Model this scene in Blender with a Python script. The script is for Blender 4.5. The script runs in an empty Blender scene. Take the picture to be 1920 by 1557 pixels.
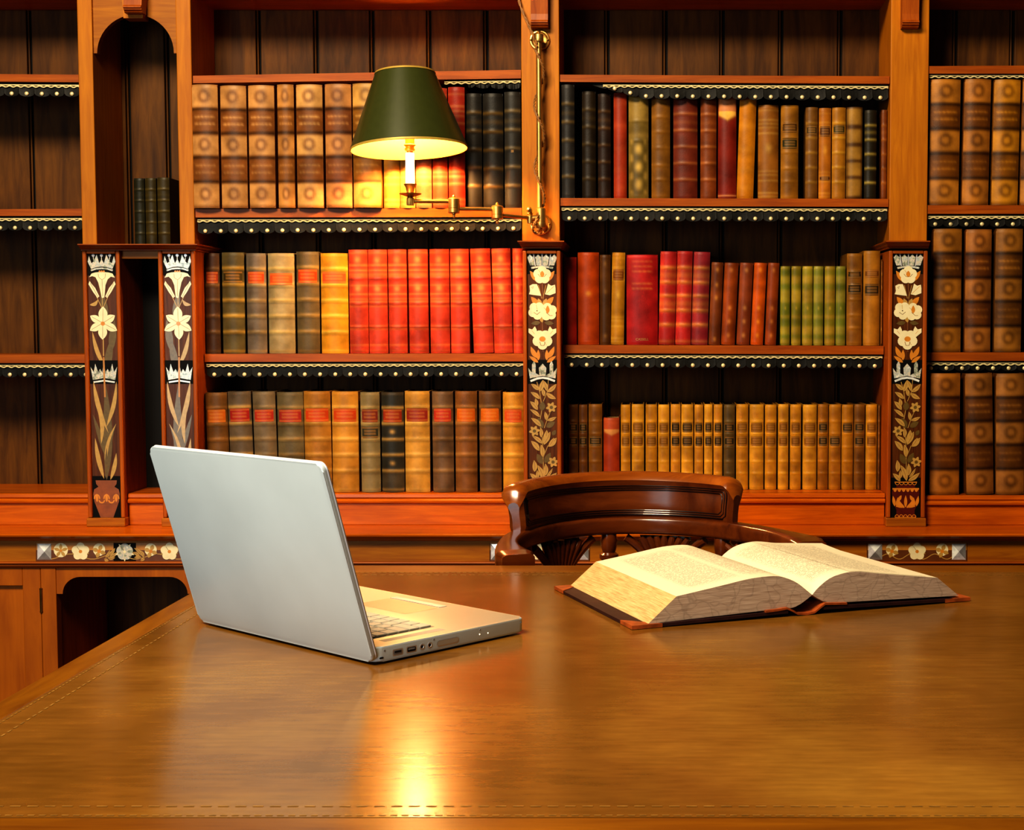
import bpy, bmesh, math, random
from mathutils import Vector, Matrix
random.seed(7)
SC = bpy.context.scene
COL = SC.collection
# ------------------------------------------------------------------ camera
W, H = 1920, 1557
F = 2720.0
PX = 1230.0
PY = 778.5
TH = math.atan(0.0592)
CZ = 1.146
TZ = 0.76                       # table top height
FW = Vector((0, math.cos(TH), -math.sin(TH)))
UP = Vector((0, math.sin(TH), math.cos(TH)))
CAM = Vector((0, 0, CZ))

def ray(x, y):
    return FW + UP * ((PY - y) / F) + Vector(((x - PX) / F, 0, 0))

def P(x, y, Y):                  # point of the vertical plane at depth Y
    r = ray(x, y)
    return CAM + r * (Y / r.y)

def PZ(x, y, z):                 # point of the horizontal plane at height z
    r = ray(x, y)
    return CAM + r * ((z - CZ) / r.z)

cam_d = bpy.data.cameras.new('camera')
cam_d.sensor_fit = 'HORIZONTAL'
cam_d.sensor_width = 36.0
cam_d.lens = 36.0 * F / W
cam_d.shift_x = (960 - PX) / W
cam_d.clip_start = 0.05
cam_d.clip_end = 60
cam = bpy.data.objects.new('camera', cam_d)
COL.objects.link(cam)
cam.location = CAM
cam.rotation_euler = (math.pi / 2 - TH, 0, 0)
SC.camera = cam
SC.view_settings.view_transform = 'Standard'
SC.view_settings.look = 'High Contrast'
SC.view_settings.exposure = 0.0
SC.view_settings.gamma = 1.0
try:
    SC.cycles.max_bounces = 7
    SC.cycles.sample_clamp_indirect = 6.0
    SC.cycles.caustics_reflective = False
    SC.cycles.caustics_refractive = False
except Exception:
    pass

# ------------------------------------------------------------------ colour, materials
def s2l(c):
    return c / 12.92 if c <= 0.04045 else ((c + 0.055) / 1.055) ** 2.4

def hx(h):
    h = h.lstrip('#')
    return tuple(s2l(int(h[i:i + 2], 16) / 255) for i in (0, 2, 4))

def mul(c, k):
    return tuple(min(1, a * k) for a in c)

def mix(a, b, t):
    return tuple(x * (1 - t) + y * t for x, y in zip(a, b))

MATS = {}

def newmat(name):
    m = bpy.data.materials.new(name)
    m.use_nodes = True
    nt = m.node_tree
    b = nt.nodes['Principled BSDF']
    MATS[name] = m
    return m, nt, b

def node(nt, t, **kw):
    n = nt.nodes.new(t)
    for k, v in kw.items():
        setattr(n, k, v)
    return n

def plain(name, col, rough=0.5, metal=0.0, bump=0.0, scale=60, var=0.12, coat=0.0, spec=0.5, emit=None, estr=0):
    m, nt, b = newmat(name)
    col = hx(col) if isinstance(col, str) else col
    tc = node(nt, 'ShaderNodeTexCoord')
    nz = node(nt, 'ShaderNodeTexNoise')
    nz.inputs['Scale'].default_value = scale
    nz.inputs['Detail'].default_value = 5
    nt.links.new(tc.outputs['Object'], nz.inputs['Vector'])
    rp = node(nt, 'ShaderNodeValToRGB')
    rp.color_ramp.elements[0].position = 0.3
    rp.color_ramp.elements[1].position = 0.7
    rp.color_ramp.elements[0].color = (*mul(col, 1 - var), 1)
    rp.color_ramp.elements[1].color = (*mul(col, 1 + var), 1)
    nt.links.new(nz.outputs['Fac'], rp.inputs['Fac'])
    nt.links.new(rp.outputs['Color'], b.inputs['Base Color'])
    b.inputs['Roughness'].default_value = rough
    b.inputs['Metallic'].default_value = metal
    b.inputs['Coat Weight'].default_value = coat
    b.inputs['Specular IOR Level'].default_value = spec
    if bump:
        bp = node(nt, 'ShaderNodeBump')
        bp.inputs['Strength'].default_value = bump
        bp.inputs['Distance'].default_value = 0.002
        nt.links.new(nz.outputs['Fac'], bp.inputs['Height'])
        nt.links.new(bp.outputs['Normal'], b.inputs['Normal'])
    if emit:
        b.inputs['Emission Color'].default_value = (*emit, 1)
        b.inputs['Emission Strength'].default_value = estr
    return m

def wood(name, dark, light, axis='z', scale=9.0, rough=0.38, coat=0.25, stretch=14, bump=0.08, contrast=(0.28, 0.72), blotch=0.25):
    m, nt, b = newmat(name)
    tc = node(nt, 'ShaderNodeTexCoord')
    mp = node(nt, 'ShaderNodeMapping')
    sc = {'x': (1, stretch, stretch), 'y': (stretch, 1, stretch), 'z': (stretch, stretch, 1)}[axis]
    mp.inputs['Scale'].default_value = sc
    nt.links.new(tc.outputs['Object'], mp.inputs['Vector'])
    nz = node(nt, 'ShaderNodeTexNoise')
    nz.inputs['Scale'].default_value = scale * 0.6
    nz.inputs['Detail'].default_value = 7
    nz.inputs['Roughness'].default_value = 0.62
    nz.inputs['Distortion'].default_value = 0.7
    nt.links.new(mp.outputs['Vector'], nz.inputs['Vector'])
    rp = node(nt, 'ShaderNodeValToRGB')
    rp.color_ramp.elements[0].position = contrast[0]
    rp.color_ramp.elements[1].position = contrast[1]
    rp.color_ramp.elements[0].color = (*hx(dark), 1)
    rp.color_ramp.elements[1].color = (*hx(light), 1)
    nt.links.new(nz.outputs['Fac'], rp.inputs['Fac'])
    n2 = node(nt, 'ShaderNodeTexNoise')
    n2.inputs['Scale'].default_value = 3.5
    n2.inputs['Detail'].default_value = 3
    nt.links.new(tc.outputs['Object'], n2.inputs['Vector'])
    r2 = node(nt, 'ShaderNodeValToRGB')
    r2.color_ramp.elements[0].position = 0.3
    r2.color_ramp.elements[1].position = 0.7
    k = 1 - blotch
    r2.color_ramp.elements[0].color = (k, k, k, 1)
    r2.color_ramp.elements[1].color = (1, 1, 1, 1)
    nt.links.new(n2.outputs['Fac'], r2.inputs['Fac'])
    mx = node(nt, 'ShaderNodeMix', data_type='RGBA', blend_type='MULTIPLY')
    mx.inputs['Factor'].default_value = 1
    nt.links.new(rp.outputs['Color'], mx.inputs[6])
    nt.links.new(r2.outputs['Color'], mx.inputs[7])
    nt.links.new(mx.outputs[2], b.inputs['Base Color'])
    b.inputs['Roughness'].default_value = rough
    b.inputs['Coat Weight'].default_value = coat
    b.inputs['Coat Roughness'].default_value = 0.22
    b.inputs['Specular IOR Level'].default_value = 0.25 if coat < .3 else .5
    bp = node(nt, 'ShaderNodeBump')
    bp.inputs['Strength'].default_value = bump
    bp.inputs['Distance'].default_value = 0.0015
    nt.links.new(nz.outputs['Fac'], bp.inputs['Height'])
    nt.links.new(bp.outputs['Normal'], b.inputs['Normal'])
    return m

W_UP = wood('honey_walnut_vertical', '#a35c06', '#cd8412', 'z', rough=0.5, coat=0.06, contrast=(.2, .8))
W_SHELF = wood('red_mahogany_horizontal', '#8d4206', '#b4610d', 'x', rough=0.5, coat=0.08)
W_LEDGE = wood('orange_mahogany_horizontal', '#ac5206', '#d9760c', 'x', rough=0.38, coat=0.2)
W_RED = wood('red_mahogany_vertical', '#8d4008', '#b8640f', 'z', rough=0.5, coat=0.08)
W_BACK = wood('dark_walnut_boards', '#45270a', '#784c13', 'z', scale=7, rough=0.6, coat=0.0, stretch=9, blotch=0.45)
W_FRIEZE = wood('brown_oak_horizontal', '#905008', '#b4720f', 'x', rough=0.5, coat=0.08)
W_DOOR = wood('orange_walnut_vertical', '#934a07', '#b9690d', 'z', scale=5, rough=0.46, coat=0.1, stretch=7)
W_INLAY = wood('rosewood_panel', '#42200a', '#744016', 'z', scale=16, rough=0.42, coat=0.12, stretch=20)
W_TABLE = wood('table_edge_walnut', '#6c3d07', '#94600f', 'y', rough=0.32, coat=0.25, stretch=8)
W_TABLEX = wood('table_edge_walnut_cross', '#6c3d07', '#94600f', 'x', rough=0.32, coat=0.25, stretch=8)
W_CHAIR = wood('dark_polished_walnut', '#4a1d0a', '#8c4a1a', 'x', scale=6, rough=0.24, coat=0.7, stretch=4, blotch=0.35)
W_CHAIRTOP = wood('lighter_walnut_top', '#6a2e08', '#b0641a', 'x', scale=9, rough=0.26, coat=0.6, stretch=3, blotch=0.35)  # lighter brown for the rolled top of the crest
W_FLOOR = wood('dark_floor_boards', '#2a1509', '#4d2a12', 'x', rough=0.5, coat=0.1)

EBONY = plain('ebony_inlay', '#0d0805', 0.6, spec=.2)
CREAM = plain('ivory_inlay', '#e6d6aa', 0.4, coat=0.3, var=0.06)
GOLDW = plain('satinwood_inlay', '#b8914c', 0.4, coat=0.3, var=0.1, scale=120)
OCHRE = plain('orange_inlay', '#cc842c', 0.4, coat=0.3, var=0.1)
OLIVE = plain('green_stained_inlay', '#6a5326', 0.4, coat=0.3, var=0.15, scale=120)
LINEB = plain('brown_line_inlay', '#7a4a1e', 0.5)
VASEB = plain('vase_veneer', '#8a4c1e', 0.35, coat=0.3, var=0.15)
VASEM = plain('vase_dark_veneer', '#5a1c12', 0.35, coat=0.3, var=0.15)
TANW = plain('light_veneer', '#b57a32', 0.4, coat=0.2)
BROWNW = plain('brown_veneer', '#6a3c1a', 0.4, coat=0.2)
BRASS = plain('aged_brass', '#d3ab66', 0.36, 0.9, var=0.2, scale=30)
BRASSD = plain('tarnished_brass', '#8d6a3a', 0.38, 1.0, var=0.25, scale=40)
STUDM = plain('brass_nail_heads', '#e6d3a0', 0.45, 0.4, var=0.25, scale=25)
BRAID = plain('gilt_braid_thread', '#dccb98', 0.6, 0.0, var=0.25, scale=200)
FRINGE = plain('black_leather_fringe_hide', '#16130d', 0.55, bump=0.2, scale=120, spec=0.25)
SLEEVE = plain('cream_sleeve_painted_glow', '#fff4da', 0.5, var=0.02, emit=(1, .8, .5), estr=1.6)  # emission stands in for the bulb's light on the cream sleeve
CORD = plain('twisted_brown_flex', '#8f6230', 0.6, var=0.3, scale=150)
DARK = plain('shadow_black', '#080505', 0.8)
PEARLS = []
for i, c in enumerate(('#d9d9d2', '#a9a6a4', '#8d8886', '#c6c2c4', '#cfd6cc', '#b9aab0')):
    PEARLS.append(plain('mother_of_pearl_%s' % 'abcdef'[i], c, 0.2, coat=0.6, var=0.2, scale=80))

def pearl_irid():
    m, nt, b = newmat('iridescent_pearl')
    tc = node(nt, 'ShaderNodeTexCoord')
    nz = node(nt, 'ShaderNodeTexNoise')
    nz.inputs['Scale'].default_value = 90
    nt.links.new(tc.outputs['Object'], nz.inputs['Vector'])
    rp = node(nt, 'ShaderNodeValToRGB')
    cr = rp.color_ramp
    cr.elements[0].position = 0.3
    cr.elements[0].color = (*hx('#7d786c'), 1)
    cr.elements[1].position = 0.72
    cr.elements[1].color = (*hx('#e2dccb'), 1)
    for p, c in ((0.42, '#9fa692'), (0.5, '#d6c6b0'), (0.6, '#a9afaa')):
        e = cr.elements.new(p)
        e.color = (*hx(c), 1)
    nt.links.new(nz.outputs['Fac'], rp.inputs['Fac'])
    nt.links.new(rp.outputs['Color'], b.inputs['Base Color'])
    b.inputs['Roughness'].default_value = 0.22
    b.inputs['Coat Weight'].default_value = 0.6
    return m
IRID = pearl_irid()

def attr_leather(name, rough=0.45, bump=0.25, lo=0.72, hi=1.18, mottle=22):
    m, nt, b = newmat(name)
    at = node(nt, 'ShaderNodeAttribute', attribute_name='col')
    tc = node(nt, 'ShaderNodeTexCoord')
    oi = node(nt, 'ShaderNodeObjectInfo')
    cb = node(nt, 'ShaderNodeVectorMath', operation='SCALE')
    cb.inputs[0].default_value = (17, 31, 23)
    nt.links.new(oi.outputs['Random'], cb.inputs['Scale'])
    ad = node(nt, 'ShaderNodeVectorMath', operation='ADD')
    nt.links.new(tc.outputs['Object'], ad.inputs[0])
    nt.links.new(cb.outputs[0], ad.inputs[1])
    nz = node(nt, 'ShaderNodeTexNoise')
    nz.inputs['Scale'].default_value = mottle
    nz.inputs['Detail'].default_value = 4
    nt.links.new(ad.outputs[0], nz.inputs['Vector'])
    rp = node(nt, 'ShaderNodeValToRGB')
    rp.color_ramp.elements[0].position = 0.3
    rp.color_ramp.elements[1].position = 0.72
    rp.color_ramp.elements[0].color = (lo, lo * 0.97, lo * 0.93, 1)
    rp.color_ramp.elements[1].color = (hi, hi, hi, 1)
    nt.links.new(nz.outputs['Fac'], rp.inputs['Fac'])
    mx = node(nt, 'ShaderNodeMix', data_type='RGBA', blend_type='MULTIPLY')
    mx.inputs['Factor'].default_value = 1
    nt.links.new(at.outputs['Color'], mx.inputs[6])
    nt.links.new(rp.outputs['Color'], mx.inputs[7])
    nt.links.new(mx.outputs[2], b.inputs['Base Color'])
    n2 = node(nt, 'ShaderNodeTexNoise')
    n2.inputs['Scale'].default_value = 260
    nt.links.new(ad.outputs[0], n2.inputs['Vector'])
    bp = node(nt, 'ShaderNodeBump')
    bp.inputs['Strength'].default_value = bump
    bp.inputs['Distance'].default_value = 0.0008
    nt.links.new(n2.outputs['Fac'], bp.inputs['Height'])
    nt.links.new(bp.outputs['Normal'], b.inputs['Normal'])
    b.inputs['Roughness'].default_value = rough
    b.inputs['Specular IOR Level'].default_value = 0.25
    return m
BOOKM = attr_leather('old_book_leather', rough=0.45, lo=0.62, hi=1.2)
LABELM = attr_leather('book_title_label_leather', rough=0.42, lo=0.85, hi=1.1)
PAGES = plain('aged_page_edges', '#a58a5a', 0.8, var=0.2, scale=200)

# ------------------------------------------------------------------ mesh builder
class MB:
    def __init__(s):
        s.v = []
        s.f = []
        s.mi = []
        s.sm = []
        s.c = None
        s.mats = []

    def m(s, mat):
        if mat not in s.mats:
            s.mats.append(mat)
        return s.mats.index(mat)

    def add(s, verts, faces, mat=None, smooth=False):
        o = len(s.v)
        s.v += [tuple(v) for v in verts]
        i = s.m(mat) if mat else 0
        for f in faces:
            s.f.append([o + k for k in f])
            s.mi.append(i)
            s.sm.append(smooth)

    def addbm(s, bm, mat=None, smooth=False):
        bm.verts.index_update()
        s.add([v.co[:] for v in bm.verts], [[v.index for v in f.verts] for f in bm.faces], mat, smooth)
        bm.free()

    def box(s, x0, x1, y0, y1, z0, z1, mat=None, bev=0.0, seg=2, M=None, smooth=False):
        bm = bmesh.new()
        bmesh.ops.create_cube(bm, size=1)
        for v in bm.verts:
            v.co = Vector(((x0 + x1) / 2 + v.co.x * (x1 - x0), (y0 + y1) / 2 + v.co.y * (y1 - y0), (z0 + z1) / 2 + v.co.z * (z1 - z0)))
        if bev:
            bmesh.ops.bevel(bm, geom=bm.edges[:], offset=bev, segments=seg, profile=0.5, affect='EDGES')
        if M is not None:
            bmesh.ops.transform(bm, matrix=M, verts=bm.verts)
        s.addbm(bm, mat, smooth)

    def hexa(s, pts, mat=None):      # 8 corner points, bottom 4 then top 4
        s.add(pts, [(0, 3, 2, 1), (4, 5, 6, 7), (0, 1, 5, 4), (1, 2, 6, 5), (2, 3, 7, 6), (3, 0, 4, 7)], mat)

    def prism(s, poly, y0, y1, mat=None, M=None, smooth=False):   # polygon in x,z extruded along y
        n = len(poly)
        vs = [Vector((p[0], y0, p[1])) for p in poly] + [Vector((p[0], y1, p[1])) for p in poly]
        if M is not None:
            vs = [M @ v for v in vs]
        fs = [list(range(n)), list(range(2 * n - 1, n - 1, -1))]
        fs += [(i, n + i, n + (i + 1) % n, (i + 1) % n) for i in range(n)]
        s.add(vs, fs, mat, smooth)

    def extr(s, prof, x0, x1, mat=None, smooth=False):   # profile in y,z extruded along x
        n = len(prof)
        vs = [(x0, p[0], p[1]) for p in prof] + [(x1, p[0], p[1]) for p in prof]
        fs = [list(range(n)), list(range(2 * n - 1, n - 1, -1))]
        fs += [(i, (i + 1) % n, n + (i + 1) % n, n + i) for i in range(n)]
        s.add(vs, fs, mat, smooth)

    def lathe(s, prof, c=(0, 0, 0), seg=24, mat=None, M=None, smooth=True, cap=True):
        vs = []
        n = len(prof)
        for r, z in prof:
            for k in range(seg):
                a = 2 * math.pi * k / seg
                v = Vector((r * math.cos(a), r * math.sin(a), z))
                if M is not None:
                    v = M @ v
                vs.append(v + Vector(c))
        fs = []
        for i in range(n - 1):
            for k in range(seg):
                fs.append((i * seg + k, i * seg + (k + 1) % seg, (i + 1) * seg + (k + 1) % seg, (i + 1) * seg + k))
        s.add(vs, fs, mat, smooth)
        if cap:
            if max(prof[0][0], prof[-1][0]) > 0.0008:
                s.add(vs[:seg], [list(range(seg - 1, -1, -1))], mat)
                s.add(vs[-seg:], [list(range(seg))], mat)

    def tube(s, pts, rad, seg=10, mat=None, smooth=True, squash=None):
        pts = [Vector(p) for p in pts]
        n = len(pts)
        rad = rad if isinstance(rad, (list, tuple)) else [rad] * n
        up = None
        vs = []
        for i, p in enumerate(pts):
            t = (pts[min(i + 1, n - 1)] - pts[max(i - 1, 0)]).normalized()
            if up is None:
                a = Vector((0, 0, 1)) if abs(t.z) < 0.9 else Vector((1, 0, 0))
                up = (a - t * a.dot(t)).normalized()
            else:
                up = (up - t * up.dot(t)).normalized()
            sd = t.cross(up)
            for k in range(seg):
                a = 2 * math.pi * k / seg
                vs.append(p + (up * math.cos(a) + sd * math.sin(a)) * rad[i])
        fs = []
        for i in range(n - 1):
            for k in range(seg):
                fs.append((i * seg + k, i * seg + (k + 1) % seg, (i + 1) * seg + (k + 1) % seg, (i + 1) * seg + k))
        s.add(vs, fs, mat, smooth)
        s.add(vs[:seg], [list(range(seg - 1, -1, -1))], mat)
        s.add(vs[-seg:], [list(range(seg))], mat)

    def sweep(s, frames, prof, mat=None, smooth=True, cap=True, matf=None):
        # frames: list of (origin, xaxis, zaxis, scale_x, scale_z); prof: closed list of (x,z)
        n = len(prof)
        vs = []
        for o, ax, az, sx, sz in frames:
            for p in prof:
                vs.append(o + ax * p[0] * sx + az * p[1] * sz)
        m = len(frames)
        fs = []
        mm = []
        for i in range(m - 1):
            for k in range(n):
                fs.append((i * n + k, i * n + (k + 1) % n, (i + 1) * n + (k + 1) % n, (i + 1) * n + k))
        if matf:
            o = len(s.v)
            s.v += [tuple(v) for v in vs]
            for j, f in enumerate(fs):
                s.f.append([o + q for q in f])
                s.mi.append(s.m(matf(j // n, j % n)))
                s.sm.append(smooth)
            vs2 = []
            fs = []
            if cap:
                s.f.append([o + q for q in range(n - 1, -1, -1)])
                s.mi.append(s.m(mat))
                s.sm.append(False)
                s.f.append([o + (m - 1) * n + q for q in range(n)])
                s.mi.append(s.m(mat))
                s.sm.append(False)
            return
        s.add(vs, fs, mat, smooth)
        if cap:
            s.add(vs[:n], [list(range(n - 1, -1, -1))], mat)
            s.add(vs[-n:], [list(range(n))], mat)

    def build(s, name, mat=None, parent=None, world=True, cols=None, fixn=True):
        me = bpy.data.meshes.new(name)
        off = Vector((0, 0, 0))
        if parent is not None and world:
            p = parent
            while p is not None:
                off += p.location
                p = p.parent
        me.from_pydata([tuple(Vector(v) - off) for v in s.v], [], s.f)
        if s.mats:
            for m in s.mats:
                me.materials.append(m)
            if len(s.mats) > 1:
                me.polygons.foreach_set('material_index', s.mi)
        elif mat:
            me.materials.append(mat)
        me.polygons.foreach_set('use_smooth', s.sm)
        if cols is not None:
            a = me.color_attributes.new('col', 'FLOAT_COLOR', 'POINT')
            flat = []
            for c in cols:
                flat += [c[0], c[1], c[2], 1.0]
            a.data.foreach_set('color', flat)
        if fixn:
            bm = bmesh.new()
            bm.from_mesh(me)
            bmesh.ops.remove_doubles(bm, verts=bm.verts, dist=1e-7) if cols is None else None
            bmesh.ops.recalc_face_normals(bm, faces=bm.faces)
            for e in bm.edges:
                if len(e.link_faces) == 2 and e.calc_face_angle(0) > 0.62:
                    e.smooth = False
            bm.to_mesh(me)
            bm.free()
        me.update()
        o = bpy.data.objects.new(name, me)
        COL.objects.link(o)
        if parent is not None:
            o.parent = parent
        return o

def empty(name, loc, rz=0.0):
    o = bpy.data.objects.new(name, None)
    o.empty_display_size = 0.05
    COL.objects.link(o)
    o.location = loc
    o.rotation_euler = (0, 0, rz)
    return o

def tag(o, label, cat, group=None, kind=None):
    n = len(label.split())
    if not 4 <= n <= 16:
        print("BADLABEL", n, label)
    o['label'] = label
    o['category'] = cat
    if group:
        o['group'] = group
    if kind:
        o['kind'] = kind
    return o

def copy_part(o, parent, name=None):
    c = o.copy()
    COL.objects.link(c)
    c.parent = parent
    return c

def bez(p0, p1, p2, n=10):
    out = []
    for i in range(n + 1):
        t = i / n
        out.append(tuple((1 - t) ** 2 * a + 2 * t * (1 - t) * b + t * t * c for a, b, c in zip(p0, p1, p2)))
    return out

def rrect(x0, x1, z0, z1, r, n=6):
    pts = []
    for cx, cz, a0 in ((x1 - r, z0 + r, -90), (x1 - r, z1 - r, 0), (x0 + r, z1 - r, 90), (x0 + r, z0 + r, 180)):
        for k in range(n + 1):
            a = math.radians(a0 + 90 * k / n)
            pts.append((cx + r * math.cos(a), cz + r * math.sin(a)))
    return pts
# ------------------------------------------------------------------ room shell
def Xp(x, y, Y):
    return P(x, y, Y).x

def Zp(y, Y, x=1100):
    return P(x, y, Y).z

D_UP, D_BACK, D_P, D_SH = 3.75, 3.95, 3.70, 3.755
XL0, XR0 = Xp(-420, 300, D_UP), Xp(2360, 300, D_UP)

b = MB()
b.box(-3.2, 3.2, -1.6, 4.05, -0.05, 0.0)
fl = b.build('floor', W_FLOOR)
fl['kind'] = 'structure'
b = MB()
b.box(-3.2, 3.2, 4.0, 4.05, 0.0, 2.9)
wl = b.build('wall_back', plain('dark_plaster_wall', '#4a3a26', 0.8))
wl['kind'] = 'structure'

# ------------------------------------------------------------------ bookcase
BC = empty('bookcase', (0, 3.85, 0))
tag(BC, 'long built-in wooden library bookcase with flower inlay, holding all the old books', 'bookcase')

def pb(x0, x1, y0, y1, Yf, Yb, mat, mb, bev=0.0015, ym=None):
    ym = ym if ym is not None else (y0 + y1) / 2
    mb.box(Xp(x0, ym, Yf), Xp(x1, ym, Yf), Yf, Yb, Zp(y1, Yf, x0 * .5 + x1 * .5), Zp(y0, Yf, x0 * .5 + x1 * .5), mat, bev)

def part(name, mb, parent=BC, mat=None, label=None):
    o = mb.build(name, mat, parent)
    if label:
        o['label'] = label
    return o

Z_LEDGE = Zp(985, 3.72)
Y_LEDGE = PZ(900, 1002, Z_LEDGE).y
Z_TOP = Zp(-14, D_UP)
Z_CAP = Zp(457, 3.665)
Z_BOT = Zp(926, 3.715)            # top of the bottom board
Z_BOTR = Zp(930, 3.715)

UPR = {'A': (149, 176.5), 'B': (333, 361), 'M': (978, 1049), 'R': (1669, 1740.5)}
PIL = {'A': (160.3, 230), 'B': (301.5, 370.5), 'M': (981.3, 1052.2), 'R': (1664, 1736.7)}
UX = {k: (Xp(a, 228, D_UP), Xp(c, 228, D_UP)) for k, (a, c) in UPR.items()}
PXW = {k: (Xp(a, 700, D_P), Xp(c, 700, D_P)) for k, (a, c) in PIL.items()}

# uprights above the cornices
for k, (x0, x1) in UX.items():
    mb = MB()
    mb.box(x0, x1, D_UP, D_BACK, Z_CAP - 0.01, Z_TOP + 0.03, bev=0.002)
    part('upright', mb, mat=W_UP)
for x0, x1 in ((XL0 - 0.05, XL0), (XR0, XR0 + 0.05)):
    mb = MB()
    mb.box(x0, x1, D_UP, D_BACK, Z_LEDGE, Z_TOP + 0.03, bev=0.002)
    part('upright', mb, mat=W_UP)
mb = MB()
mb.box(XL0 - 0.05, XR0 + 0.05, D_UP - 0.005, D_BACK + 0.02, Z_TOP, Z_TOP + 0.05, bev=0.003)
mb.box(XL0 - 0.08, XR0 + 0.08, D_UP - 0.005, D_BACK + 0.02, Z_TOP + 0.05, Z_TOP + 0.10, bev=0.008)
part('top_board', mb, mat=W_LEDGE)

# back boards, one panelled sheet per bay
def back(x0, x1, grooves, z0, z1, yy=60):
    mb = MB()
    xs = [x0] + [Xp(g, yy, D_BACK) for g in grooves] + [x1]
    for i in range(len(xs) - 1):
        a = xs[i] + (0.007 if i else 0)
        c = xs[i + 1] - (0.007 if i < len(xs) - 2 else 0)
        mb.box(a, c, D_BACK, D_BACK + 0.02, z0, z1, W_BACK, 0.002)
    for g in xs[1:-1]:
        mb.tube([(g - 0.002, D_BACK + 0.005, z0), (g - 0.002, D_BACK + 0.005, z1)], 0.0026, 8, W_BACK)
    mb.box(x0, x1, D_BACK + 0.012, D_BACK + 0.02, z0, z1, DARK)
    part('back_panel', mb)
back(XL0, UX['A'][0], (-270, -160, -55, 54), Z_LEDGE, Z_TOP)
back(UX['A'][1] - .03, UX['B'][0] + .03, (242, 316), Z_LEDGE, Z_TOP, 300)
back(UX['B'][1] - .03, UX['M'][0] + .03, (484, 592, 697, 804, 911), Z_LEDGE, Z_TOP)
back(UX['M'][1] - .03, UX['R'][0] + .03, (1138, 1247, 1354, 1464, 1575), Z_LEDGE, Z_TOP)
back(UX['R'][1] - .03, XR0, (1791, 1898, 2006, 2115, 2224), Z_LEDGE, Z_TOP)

# shelves
def bounds(bay, low):
    T = PXW if low else UX
    return {'FL': (XL0, T['A'][0]), 'CL': (T['B'][1], T['M'][0]), 'CR': (T['M'][1], T['R'][0]), 'FR': (T['R'][1], XR0)}[bay]
SHELVES = {}

def zline(bay, pts):             # two pixel heights -> z at both ends of the visible part of a bay
    return pts

def shelf(bay, i, tl, tr, bl, br, low, xl, xr):
    x0, x1 = bounds(bay, low)
    x0 += 0.0015
    x1 -= 0.0015
    pa, pc = P(xl, tl, D_SH), P(xr, tr, D_SH)
    qa, qc = P(xl, bl, D_SH), P(xr, br, D_SH)
    def ext(p, q, X):
        t = (X - p.x) / (q.x - p.x)
        return p.z + (q.z - p.z) * t
    z = [ext(qa, qc, x0), ext(qa, qc, x1), ext(pa, pc, x0), ext(pa, pc, x1)]
    mb = MB()
    mb.hexa([(x0, D_SH, z[0]), (x1, D_SH, z[1]), (x1, D_BACK, z[1]), (x0, D_BACK, z[0]),
             (x0, D_SH, z[2]), (x1, D_SH, z[3]), (x1, D_BACK, z[3]), (x0, D_BACK, z[2])])
    o = part('shelf', mb, mat=W_SHELF)
    SHELVES[(bay, i)] = dict(o=o, top=lambda X: ext(pa, pc, X), bot=lambda X: ext(qa, qc, X), x0=x0, x1=x1)
shelf('FL', 1, 139, 140, 153, 154, False, 0, 147)
shelf('FL', 2, 392.5, 391.5, 405, 405, False, 0, 152)
shelf('FL', 3, 665, 665, 681, 681, True, 0, 160)
shelf('CL', 1, 142, 131, 156, 147, False, 362, 975)
shelf('CL', 2, 392, 390, 408, 407, False, 370, 978)
shelf('CL', 3, 664, 663, 679, 678, True, 375, 980)
shelf('CR', 1, 140, 143, 153.5, 157, False, 1052, 1667)
shelf('CR', 2, 371.5, 373, 386, 388, False, 1053, 1666)
shelf('CR', 3, 647, 649, 662.5, 665, True, 1054, 1664)
shelf('FR', 1, 124, 123, 138, 138, False, 1745, 1920)
shelf('FR', 2, 385, 385, 401, 401, False, 1742, 1920)
shelf('FR', 3, 661, 661, 677, 677, True, 1738, 1920)
# little shelf of the niche is the long cornice below

# leather dust fringes with gilt braid and brass nails
stud_proto = []
NST = [0]
REST = MB()

def stud_mesh(r=0.0054):
    mb = MB()
    mb.lathe([(r, 0), (r * 0.92, r * 0.35), (r * 0.5, r * 0.62), (0.0003, r * 0.7)], seg=10, mat=STUDM, M=Matrix.Rotation(math.pi / 2, 4, 'X'), smooth=False)
    return mb

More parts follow.
